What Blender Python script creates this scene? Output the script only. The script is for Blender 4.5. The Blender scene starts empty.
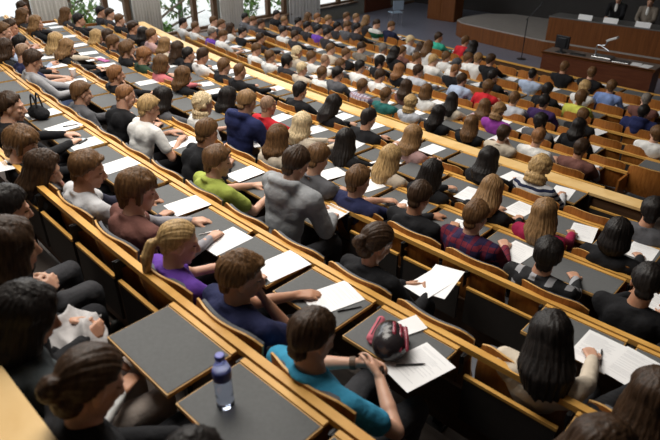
import bpy, math, random
import numpy as np
from mathutils import Vector, Matrix
random.seed(7)
SC = bpy.context.scene
COL = SC.collection
R = math.radians
PI = math.pi

# ------------------------------------------------------------------ camera, world, light, exposure
CAM_Z = 4.2866
cd = bpy.data.cameras.new('camera')
cd.sensor_width = 36.0
cd.lens = 575.0 / 660.0 * 36.0
cd.clip_start = 0.05
cd.dof.use_dof = True
cd.dof.focus_distance = 5.2
cd.dof.aperture_fstop = 2.4
cam = bpy.data.objects.new('camera', cd)
COL.objects.link(cam)
cam.location = (0, 0, CAM_Z)
cam.rotation_euler = (R(90 - 29.737), 0, R(42.437))
SC.camera = cam

w = bpy.data.worlds.new('sky'); SC.world = w; w.use_nodes = True
nt = w.node_tree; nt.nodes.clear()
bg = nt.nodes.new('ShaderNodeBackground'); wo = nt.nodes.new('ShaderNodeOutputWorld')
bg.inputs[0].default_value = (0.93, 0.97, 1.0, 1); bg.inputs[1].default_value = 1.55
nt.links.new(bg.outputs[0], wo.inputs[0])

def area(name, loc, rot, sx, sy, power, col):
    l = bpy.data.lights.new(name, 'AREA'); l.shape = 'RECTANGLE'; l.size = sx; l.size_y = sy
    l.energy = power; l.color = col
    o = bpy.data.objects.new(name, l); COL.objects.link(o); o.location = loc; o.rotation_euler = rot
    return o
# added area light for daylight from upper left; no clerestory is built
area('added_daylight', (-14.9, 9.0, 6.4), (0, R(-58), 0), 2.2, 13.0, 400, (0.95, 0.98, 1.0))
# unseen overhead lights, no fixtures built; the second is added fill for near rows
area('unseen_overhead_light', (-7.2, 6.0, 7.2), (0, 0, 0), 4.5, 5.0, 385, (1.0, 0.95, 0.87))
area('unseen_overhead_light', (-3.8, 1.9, 7.2), (0, 0, 0), 3.4, 3.0, 255, (1.0, 0.95, 0.87))

SC.view_settings.view_transform = 'Standard'
SC.view_settings.look = 'None'
SC.view_settings.gamma = 1.0
SC.view_settings.use_curve_mapping = False
SC.view_settings.exposure = 0.44

# ------------------------------------------------------------------ materials
def new_mat(name):
    m = bpy.data.materials.new(name); m.use_nodes = True
    n = m.node_tree; b = n.nodes['Principled BSDF']
    return m, n, b
def plain(name, col, rough=0.6, metal=0.0, spec=0.5, noise=0.0, nscale=30.0, bump=0.0, bscale=80.0):
    m, n, b = new_mat(name)
    b.inputs['Base Color'].default_value = (*col, 1); b.inputs['Roughness'].default_value = rough
    b.inputs['Metallic'].default_value = metal; b.inputs['Specular IOR Level'].default_value = spec
    if noise or bump:
        tc = n.nodes.new('ShaderNodeTexCoord')
    if noise:
        t = n.nodes.new('ShaderNodeTexNoise'); t.inputs['Scale'].default_value = nscale; t.inputs['Detail'].default_value = 4
        n.links.new(tc.outputs['Object'], t.inputs['Vector'])
        r = n.nodes.new('ShaderNodeValToRGB')
        r.color_ramp.elements[0].color = (*[c * (1 - noise) for c in col], 1); r.color_ramp.elements[0].position = 0.3
        r.color_ramp.elements[1].color = (*[min(1, c * (1 + noise)) for c in col], 1); r.color_ramp.elements[1].position = 0.7
        n.links.new(t.outputs['Fac'], r.inputs['Fac']); n.links.new(r.outputs['Color'], b.inputs['Base Color'])
    if bump:
        t2 = n.nodes.new('ShaderNodeTexNoise'); t2.inputs['Scale'].default_value = bscale
        n.links.new(tc.outputs['Object'], t2.inputs['Vector'])
        bp = n.nodes.new('ShaderNodeBump'); bp.inputs['Strength'].default_value = bump; bp.inputs['Distance'].default_value = 0.01
        n.links.new(t2.outputs['Fac'], bp.inputs['Height']); n.links.new(bp.outputs['Normal'], b.inputs['Normal'])
    return m
def wood(name, c1, c2, scale=(2, 30, 30), rough=0.45, coords='Object'):
    m, n, b = new_mat(name)
    tc = n.nodes.new('ShaderNodeTexCoord'); mp = n.nodes.new('ShaderNodeMapping')
    mp.inputs['Scale'].default_value = scale
    t = n.nodes.new('ShaderNodeTexNoise'); t.inputs['Scale'].default_value = 1.6; t.inputs['Detail'].default_value = 5; t.inputs['Distortion'].default_value = 0.6
    r = n.nodes.new('ShaderNodeValToRGB')
    r.color_ramp.elements[0].color = (*c1, 1); r.color_ramp.elements[0].position = 0.3
    r.color_ramp.elements[1].color = (*c2, 1); r.color_ramp.elements[1].position = 0.72
    n.links.new(tc.outputs[coords], mp.inputs['Vector']); n.links.new(mp.outputs['Vector'], t.inputs['Vector'])
    n.links.new(t.outputs['Fac'], r.inputs['Fac']); n.links.new(r.outputs['Color'], b.inputs['Base Color'])
    b.inputs['Roughness'].default_value = rough; b.inputs['Specular IOR Level'].default_value = 0.3
    return m
M = {}
M['rail'] = wood('pale_beech', (0.56, 0.285, 0.06), (0.72, 0.41, 0.11), (3, 3, 40))
M['plank'] = wood('beech_plank', (0.66, 0.42, 0.16), (0.80, 0.56, 0.26), (3, 3, 30))
M['ply'] = wood('orange_plywood', (0.215, 0.072, 0.014), (0.36, 0.14, 0.032), (30, 30, 2.5), 0.38)
M['plyedge'] = wood('plywood_edge', (0.50, 0.27, 0.08), (0.64, 0.39, 0.14), (3, 3, 60))
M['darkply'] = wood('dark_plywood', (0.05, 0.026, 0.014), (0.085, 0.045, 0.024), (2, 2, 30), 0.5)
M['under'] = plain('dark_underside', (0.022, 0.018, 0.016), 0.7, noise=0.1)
M['lino'] = plain('grey_linoleum', (0.115, 0.118, 0.12), 0.75, 0.0, 0.22, noise=0.06, nscale=60)
M['pad'] = plain('grey_upholstery', (0.10, 0.105, 0.12), 0.9, noise=0.15, nscale=200, bump=0.2, bscale=300)
M['steel'] = plain('dark_steel', (0.03, 0.03, 0.032), 0.45, 0.6)
M['chrome'] = plain('bright_steel', (0.55, 0.55, 0.56), 0.25, 0.9)
M['floor'] = wood('worn_floor_boards', (0.075, 0.062, 0.055), (0.13, 0.105, 0.09), (0.5, 6, 6), 0.6)
M['stagefloor'] = plain('blue_grey_vinyl', (0.16, 0.165, 0.21), 0.4, noise=0.06, nscale=6)
M['wall'] = plain('grey_green_plaster', (0.24, 0.25, 0.23), 0.9, noise=0.05, nscale=8)
M['ceil'] = plain('pale_ceiling_plaster', (0.55, 0.54, 0.52), 0.9, noise=0.04, nscale=5)
M['backwall'] = plain('dark_brown_panel', (0.022, 0.018, 0.016), 0.6, noise=0.1, nscale=4)
M['redwood'] = wood('reddish_panel_wood', (0.115, 0.036, 0.009), (0.18, 0.064, 0.017), (14, 14, 0.8), 0.4)
M['redwood_dark'] = wood('dark_reddish_wood', (0.085, 0.026, 0.014), (0.13, 0.045, 0.022), (2, 12, 12), 0.35)
M['greytop'] = plain('pale_grey_stage_top', (0.27, 0.245, 0.225), 0.5, noise=0.05, nscale=5)
M['frame'] = wood('brown_window_frame', (0.10, 0.06, 0.035), (0.17, 0.10, 0.06), (20, 20, 2), 0.5)
M['paper'] = plain('white_paper', (0.86, 0.86, 0.87), 0.8)
M['ink'] = plain('grey_print', (0.66, 0.66, 0.68), 0.8)
M['blackplastic'] = plain('black_plastic', (0.012, 0.012, 0.014), 0.35)
M['bluepen'] = plain('dark_blue_plastic', (0.02, 0.025, 0.09), 0.35)
M['curtain'] = plain('pale_grey_curtain', (0.80, 0.79, 0.76), 0.95, noise=0.06, nscale=40)
M['skin'] = None
def skin(name, c):
    m, n, b = new_mat(name)
    b.inputs['Base Color'].default_value = (*c, 1); b.inputs['Roughness'].default_value = 0.5
    b.inputs['Subsurface Weight'].default_value = 0.12; b.inputs['Subsurface Radius'].default_value = (0.02, 0.008, 0.004)
    tc = n.nodes.new('ShaderNodeTexCoord'); t = n.nodes.new('ShaderNodeTexNoise'); t.inputs['Scale'].default_value = 14; t.inputs['Detail'].default_value = 3
    r = n.nodes.new('ShaderNodeValToRGB')
    r.color_ramp.elements[0].color = (c[0] * 0.93, c[1] * 0.84, c[2] * 0.8, 1); r.color_ramp.elements[0].position = 0.3
    r.color_ramp.elements[1].color = (c[0] * 1.04, c[1] * 1.03, c[2] * 1.0, 1); r.color_ramp.elements[1].position = 0.65
    n.links.new(tc.outputs['Object'], t.inputs['Vector']); n.links.new(t.outputs['Fac'], r.inputs['Fac']); n.links.new(r.outputs['Color'], b.inputs['Base Color'])
    return m
SKINS = [skin('fair_skin', (0.56, 0.33, 0.235)), skin('light_skin', (0.50, 0.28, 0.19)), skin('tanned_skin', (0.43, 0.225, 0.14))]
M['eye'] = plain('dark_eye', (0.03, 0.022, 0.018), 0.15)
M['lip'] = plain('lip', (0.36, 0.13, 0.11), 0.45)

HAIRCOL = dict(black=(0.013, 0.010, 0.009), darkbrown=(0.040, 0.021, 0.011), brown=(0.115, 0.058, 0.024), lightbrown=(0.22, 0.125, 0.055),
               blond=(0.40, 0.26, 0.115), lightblond=(0.58, 0.45, 0.27), ginger=(0.22, 0.10, 0.04), tan=(0.26, 0.16, 0.10),
               greybrown=(0.17, 0.145, 0.125), greydark=(0.055, 0.055, 0.06))
HAIRWORD = dict(black='black', darkbrown='dark brown', brown='brown', lightbrown='light brown', blond='blond', lightblond='pale blond',
                ginger='ginger', tan='sandy', greybrown='greying', greydark='dark grey')
HM = {}
def hairmat(c):
    if c in HM: return HM[c]
    col = HAIRCOL[c]
    m, n, b = new_mat(c + '_hair')
    tc = n.nodes.new('ShaderNodeTexCoord'); mp = n.nodes.new('ShaderNodeMapping'); mp.inputs['Scale'].default_value = (55, 55, 7)
    t = n.nodes.new('ShaderNodeTexNoise'); t.inputs['Scale'].default_value = 1.5; t.inputs['Detail'].default_value = 4
    r = n.nodes.new('ShaderNodeValToRGB')
    r.color_ramp.elements[0].color = (*[x * 0.55 for x in col], 1); r.color_ramp.elements[0].position = 0.32
    r.color_ramp.elements[1].color = (*[min(1, x * 1.45) for x in col], 1); r.color_ramp.elements[1].position = 0.7
    bp = n.nodes.new('ShaderNodeBump'); bp.inputs['Strength'].default_value = 0.6; bp.inputs['Distance'].default_value = 0.006
    n.links.new(tc.outputs['Object'], mp.inputs['Vector']); n.links.new(mp.outputs['Vector'], t.inputs['Vector'])
    n.links.new(t.outputs['Fac'], r.inputs['Fac']); n.links.new(r.outputs['Color'], b.inputs['Base Color'])
    n.links.new(t.outputs['Fac'], bp.inputs['Height']); n.links.new(bp.outputs['Normal'], b.inputs['Normal'])
    b.inputs['Roughness'].default_value = 0.48; b.inputs['Specular IOR Level'].default_value = 0.22
    HM[c] = m; return m
# name: (words, colour, sleeve, extra)
TOPS = dict(black=('black top', (0.013, 0.013, 0.015), 'l', ''), greyteal=('dark grey-green top', (0.06, 0.07, 0.075), 's', 'whitesleeve'),
    dark=('dark top', (0.035, 0.032, 0.036), 'l', ''), pink=('pale pink shirt', (0.52, 0.33, 0.32), 'l', ''), paleblue=('pale blue shirt', (0.40, 0.48, 0.64), 'l', ''),
    navy=('navy t-shirt', (0.022, 0.026, 0.075), 's', ''), grey=('light grey sweater', (0.36, 0.36, 0.38), 'l', ''), greydark=('dark grey top', (0.10, 0.10, 0.11), 'l', ''),
    white=('white shirt', (0.74, 0.73, 0.71), 's', ''), lime=('lime green polo shirt', (0.36, 0.42, 0.085), 's', 'collar'), hoodie=('grey hooded sweatshirt', (0.30, 0.31, 0.325), 'l', 'hood'),
    navyhood=('navy hooded jacket', (0.018, 0.024, 0.085), 'l', 'hood'), beige=('cream top', (0.58, 0.50, 0.40), 'l', ''), whitegrey=('white sweater with dark sleeves', (0.55, 0.55, 0.57), 's', 'darksleeve'),
    maroon=('brown t-shirt', (0.17, 0.075, 0.062), 's', 'greysleeve'), purple=('purple top', (0.14, 0.055, 0.36), 's', ''), turquoise=('turquoise polo shirt', (0.045, 0.27, 0.44), 's', 'collar'),
    plaid=('dark plaid shirt', (0.03, 0.02, 0.06), 'l', 'plaid'), argyle=('black and white patterned sweater', (0.02, 0.02, 0.022), 'l', 'argyle'), crimson=('crimson top', (0.30, 0.015, 0.06), 'l', ''),
    darkgreen=('dark green top', (0.03, 0.06, 0.035), 'l', ''), pinkred=('coral pink top', (0.62, 0.18, 0.20), 'l', ''), red=('red top', (0.52, 0.02, 0.03), 'l', ''),
    vest=('black vest over white sleeves', (0.013, 0.013, 0.015), 's', 'whitesleeve'), striped=('blue and white striped top', (0.6, 0.6, 0.62), 'l', 'striped'),
    plaidlight=('pale checked shirt', (0.5, 0.45, 0.5), 'l', 'plaidlight'), teal=('dark teal top', (0.025, 0.13, 0.12), 'l', ''), greylight=('pale grey top', (0.48, 0.50, 0.55), 'l', ''),
    violet=('violet top', (0.26, 0.045, 0.30), 'l', ''), yellow=('yellow-green top', (0.55, 0.56, 0.10), 's', ''), pinklight=('pale pink top', (0.56, 0.40, 0.43), 'l', ''),
    darkpurple=('dark purple top', (0.05, 0.025, 0.10), 'l', ''), blue=('light blue shirt', (0.22, 0.32, 0.62), 'l', ''), greybrown=('grey-brown jacket', (0.20, 0.17, 0.14), 'l', ''),
    greenwhite=('green-banded white sweater', (0.62, 0.62, 0.58), 'l', 'greenband'), navywhite=('navy sweater with white collar', (0.015, 0.018, 0.045), 'l', 'whitecollar'), green=('sea green sweater', (0.04, 0.36, 0.25), 'l', ''),
    wine=('dark red sweater', (0.16, 0.02, 0.03), 'l', ''))
CM = {}
def clothmat(key, col, kind=''):
    if key in CM: return CM[key]
    m, n, b = new_mat(key + '_cloth')
    b.inputs['Roughness'].default_value = 0.88; b.inputs['Specular IOR Level'].default_value = 0.2
    tc = n.nodes.new('ShaderNodeTexCoord')
    t = n.nodes.new('ShaderNodeTexNoise'); t.inputs['Scale'].default_value = 9; t.inputs['Detail'].default_value = 4
    n.links.new(tc.outputs['Object'], t.inputs['Vector'])
    r = n.nodes.new('ShaderNodeValToRGB')
    r.color_ramp.elements[0].color = (*[c * 0.86 for c in col], 1); r.color_ramp.elements[0].position = 0.3
    r.color_ramp.elements[1].color = (*[min(1, c * 1.1) for c in col], 1); r.color_ramp.elements[1].position = 0.7
    n.links.new(t.outputs['Fac'], r.inputs['Fac']); out = r.outputs['Color']
    def mixc(fac, c2, src):
        mx = n.nodes.new('ShaderNodeMix'); mx.data_type = 'RGBA'
        n.links.new(fac, mx.inputs[0]); n.links.new(src, mx.inputs[6]); mx.inputs[7].default_value = (*c2, 1)
        return mx.outputs[2]
    def band(axis, scale, lo):
        sep = n.nodes.new('ShaderNodeSeparateXYZ'); n.links.new(tc.outputs['Object'], sep.inputs[0])
        a = n.nodes.new('ShaderNodeMath'); a.operation = 'MULTIPLY'; a.inputs[1].default_value = scale; n.links.new(sep.outputs[axis], a.inputs[0])
        f = n.nodes.new('ShaderNodeMath'); f.operation = 'FRACT'; n.links.new(a.outputs[0], f.inputs[0])
        g = n.nodes.new('ShaderNodeMath'); g.operation = 'GREATER_THAN'; g.inputs[1].default_value = lo; n.links.new(f.outputs[0], g.inputs[0])
        return g.outputs[0]
    if kind == 'plaid':
        out = mixc(band(0, 11, 0.62), (0.10, 0.012, 0.03), out); out = mixc(band(2, 10, 0.66), (0.16, 0.02, 0.035), out)
        out = mixc(band(0, 22, 0.9), (0.012, 0.012, 0.05), out)
    if kind == 'plaidlight':
        out = mixc(band(0, 16, 0.6), (0.20, 0.16, 0.26), out); out = mixc(band(2, 14, 0.7), (0.34, 0.22, 0.24), out)
    if kind == 'argyle':
        out = mixc(band(0, 9, 0.62), (0.32, 0.32, 0.34), out); out = mixc(band(2, 9, 0.55), (0.015, 0.015, 0.017), out)
    if kind == 'striped':
        out = mixc(band(2, 17, 0.55), (0.02, 0.025, 0.06), out)
    if kind == 'greenband':
        sep = n.nodes.new('ShaderNodeSeparateXYZ'); n.links.new(tc.outputs['Object'], sep.inputs[0])
        mr = n.nodes.new('ShaderNodeMath'); mr.operation = 'COMPARE'; mr.inputs[1].default_value = 0.86; mr.inputs[2].default_value = 0.07
        n.links.new(sep.outputs[2], mr.inputs[0]); out = mixc(mr.outputs[0], (0.01, 0.09, 0.045), out)
    n.links.new(out, b.inputs['Base Color'])
    t2 = n.nodes.new('ShaderNodeTexNoise'); t2.inputs['Scale'].default_value = 26; t2.inputs['Detail'].default_value = 2
    n.links.new(tc.outputs['Object'], t2.inputs['Vector'])
    bp = n.nodes.new('ShaderNodeBump'); bp.inputs['Strength'].default_value = 0.35; bp.inputs['Distance'].default_value = 0.02
    n.links.new(t2.outputs['Fac'], bp.inputs['Height']); n.links.new(bp.outputs['Normal'], b.inputs['Normal'])
    CM[key] = m; return m

# ------------------------------------------------------------------ hall geometry: curved rows about one centre
DC = 58.8465                # the rows are arcs about (0, DC)
R1 = 57.7405
RAIL = {-1: (59.655, 3.224), 0: (58.698, 2.895), 1: (57.741, 2.594), 2: (56.783, 2.321), 3: (55.826, 2.076), 4: (54.869, 1.859), 5: (53.911, 1.670),
        6: (52.954, 1.509), 7: (50.924, 0.988), 8: (49.967, 0.883), 9: (49.009, 0.805), 10: (48.052, 0.755), 11: (47.095, 0.734), 12: (46.137, 0.740)}
SEATRAIL = dict(RAIL); SEATRAIL[6] = (51.881, 1.110)     # beyond the ledge of row 6 runs a cross aisle
def floor_z(k): return RAIL[k + 1][1] - 0.74
def at(r, s, off, z):
    """point on arc r, s metres along (measured on the R1 arc), off metres towards the front"""
    a = s / R1
    return Vector(((r - off) * math.sin(a), DC - (r - off) * math.cos(a), z))
XW = -15.5
PITCH = 0.54

# ------------------------------------------------------------------ mesh helpers
class MB:
    def __init__(self): self.v = []; self.f = []; self.m = []
    def add(self, v, f, mi=0):
        o = len(self.v); self.v += [tuple(p) for p in v]; self.f += [tuple(i + o for i in q) for q in f]; self.m += [mi] * len(f)
    def box(self, c, s, mi=0, mat=None):
        x, y, z = [q / 2 for q in s]
        v = [Vector((a * x, b * y, d * z)) for d in (-1, 1) for b in (-1, 1) for a in (-1, 1)]
        if mat is not None: v = [mat @ p for p in v]
        v = [p + Vector(c) for p in v]
        self.add(v, [(0, 2, 3, 1), (4, 5, 7, 6), (0, 1, 5, 4), (2, 6, 7, 3), (0, 4, 6, 2), (1, 3, 7, 5)], mi)
    def tube(self, pts, r, n=10, mi=0, cap=True):
        pts = [Vector(p) for p in pts]; rs = r if isinstance(r, (list, tuple)) else [r] * len(pts)
        v = []; f = []
        t0 = (pts[1] - pts[0]).normalized()
        up = Vector((0, 0, 1)) if abs(t0.z) < 0.9 else Vector((1, 0, 0))
        a = t0.cross(up).normalized()
        for i, p in enumerate(pts):
            t = (pts[min(i + 1, len(pts) - 1)] - pts[max(i - 1, 0)]).normalized()
            a = (a - t * a.dot(t)).normalized(); b = t.cross(a)
            for j in range(n):
                th = 2 * PI * j / n; v.append(p + (a * math.cos(th) + b * math.sin(th)) * rs[i])
        for i in range(len(pts) - 1):
            for j in range(n): f.append((i * n + j, i * n + (j + 1) % n, (i + 1) * n + (j + 1) % n, (i + 1) * n + j))
        if cap: f.append(tuple(range(n - 1, -1, -1))); f.append(tuple((len(pts) - 1) * n + j for j in range(n)))
        self.add(v, f, mi)
    def lathe(self, prof, c=(0, 0, 0), n=24, mi=0):
        v = []; f = []
        for r, z in prof:
            for j in range(n):
                th = 2 * PI * j / n; v.append((c[0] + r * math.cos(th), c[1] + r * math.sin(th), c[2] + z))
        for i in range(len(prof) - 1):
            for j in range(n): f.append((i * n + j, i * n + (j + 1) % n, (i + 1) * n + (j + 1) % n, (i + 1) * n + j))
        f.append(tuple(range(n - 1, -1, -1))); f.append(tuple((len(prof) - 1) * n + j for j in range(n)))
        self.add(v, f, mi)
    def arcbox(self, r, s0, s1, o0, o1, z0, z1, n=40, mi=0):
        """a bar with rectangular section along a row's arc"""
        v = []; f = []
        for i in range(n + 1):
            s = s0 + (s1 - s0) * i / n
            for o, z in ((o0, z0), (o1, z0), (o1, z1), (o0, z1)): v.append(at(r, s, o, z))
        for i in range(n):
            for j in range(4):
                a = i * 4 + j; b = i * 4 + (j + 1) % 4; f.append((b, a, a + 4, b + 4))
        f.append((0, 1, 2, 3)); f.append((n * 4 + 3, n * 4 + 2, n * 4 + 1, n * 4))
        self.add(v, f, mi)
    def mesh(self, name, mats, smooth=False):
        me = bpy.data.meshes.new(name); me.from_pydata(self.v, [], self.f)
        for m in mats: me.materials.append(m)
        if len(mats) > 1: me.polygons.foreach_set('material_index', self.m)
        if smooth: me.shade_smooth()
        me.update(); return me
    def obj(self, name, mats, parent=None, smooth=False, bevel=0.0):
        if not isinstance(mats, (list, tuple)): mats = [mats]
        return link(name, self.mesh(name, mats, smooth), parent, bevel)
def link(name, me, parent=None, bevel=0.0):
    o = bpy.data.objects.new(name, me); COL.objects.link(o)
    if parent is not None: o.parent = parent
    if bevel:
        b = o.modifiers.new('bevel', 'BEVEL'); b.width = bevel; b.segments = 2; b.limit_method = 'ANGLE'
    return o
def empty(name, loc, rz=0):
    o = bpy.data.objects.new(name, None); COL.objects.link(o); o.location = loc; o.rotation_euler = (0, 0, rz); o.empty_display_size = 0.1
    return o
def tag(o, label, cat, group=None):
    o['label'] = label; o['category'] = cat
    if group: o['group'] = group
    return o
def struct(o): o['kind'] = 'structure'; return o
def place(o, loc, rz=0): o.location = loc; o.rotation_euler = (0, 0, rz); return o
ORD = ['nearest', 'second', 'third', 'fourth', 'fifth', 'sixth', 'seventh', 'eighth', 'ninth', 'tenth', 'eleventh', 'twelfth']
NTH = ['first', 'second', 'third', 'fourth', 'fifth', 'sixth', 'seventh', 'eighth', 'ninth', 'tenth', 'eleventh', 'twelfth', 'thirteenth', 'fourteenth',
       'fifteenth', 'sixteenth', 'seventeenth', 'eighteenth', 'nineteenth', 'twentieth', 'twenty-first', 'twenty-second', 'twenty-third', 'twenty-fourth', 'twenty-fifth', 'twenty-sixth', 'twenty-seventh', 'twenty-eighth', 'twenty-ninth', 'thirtieth']
def rowname(k): return 'nearest row' if k == 0 else NTH[k] + '-nearest row'

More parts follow.
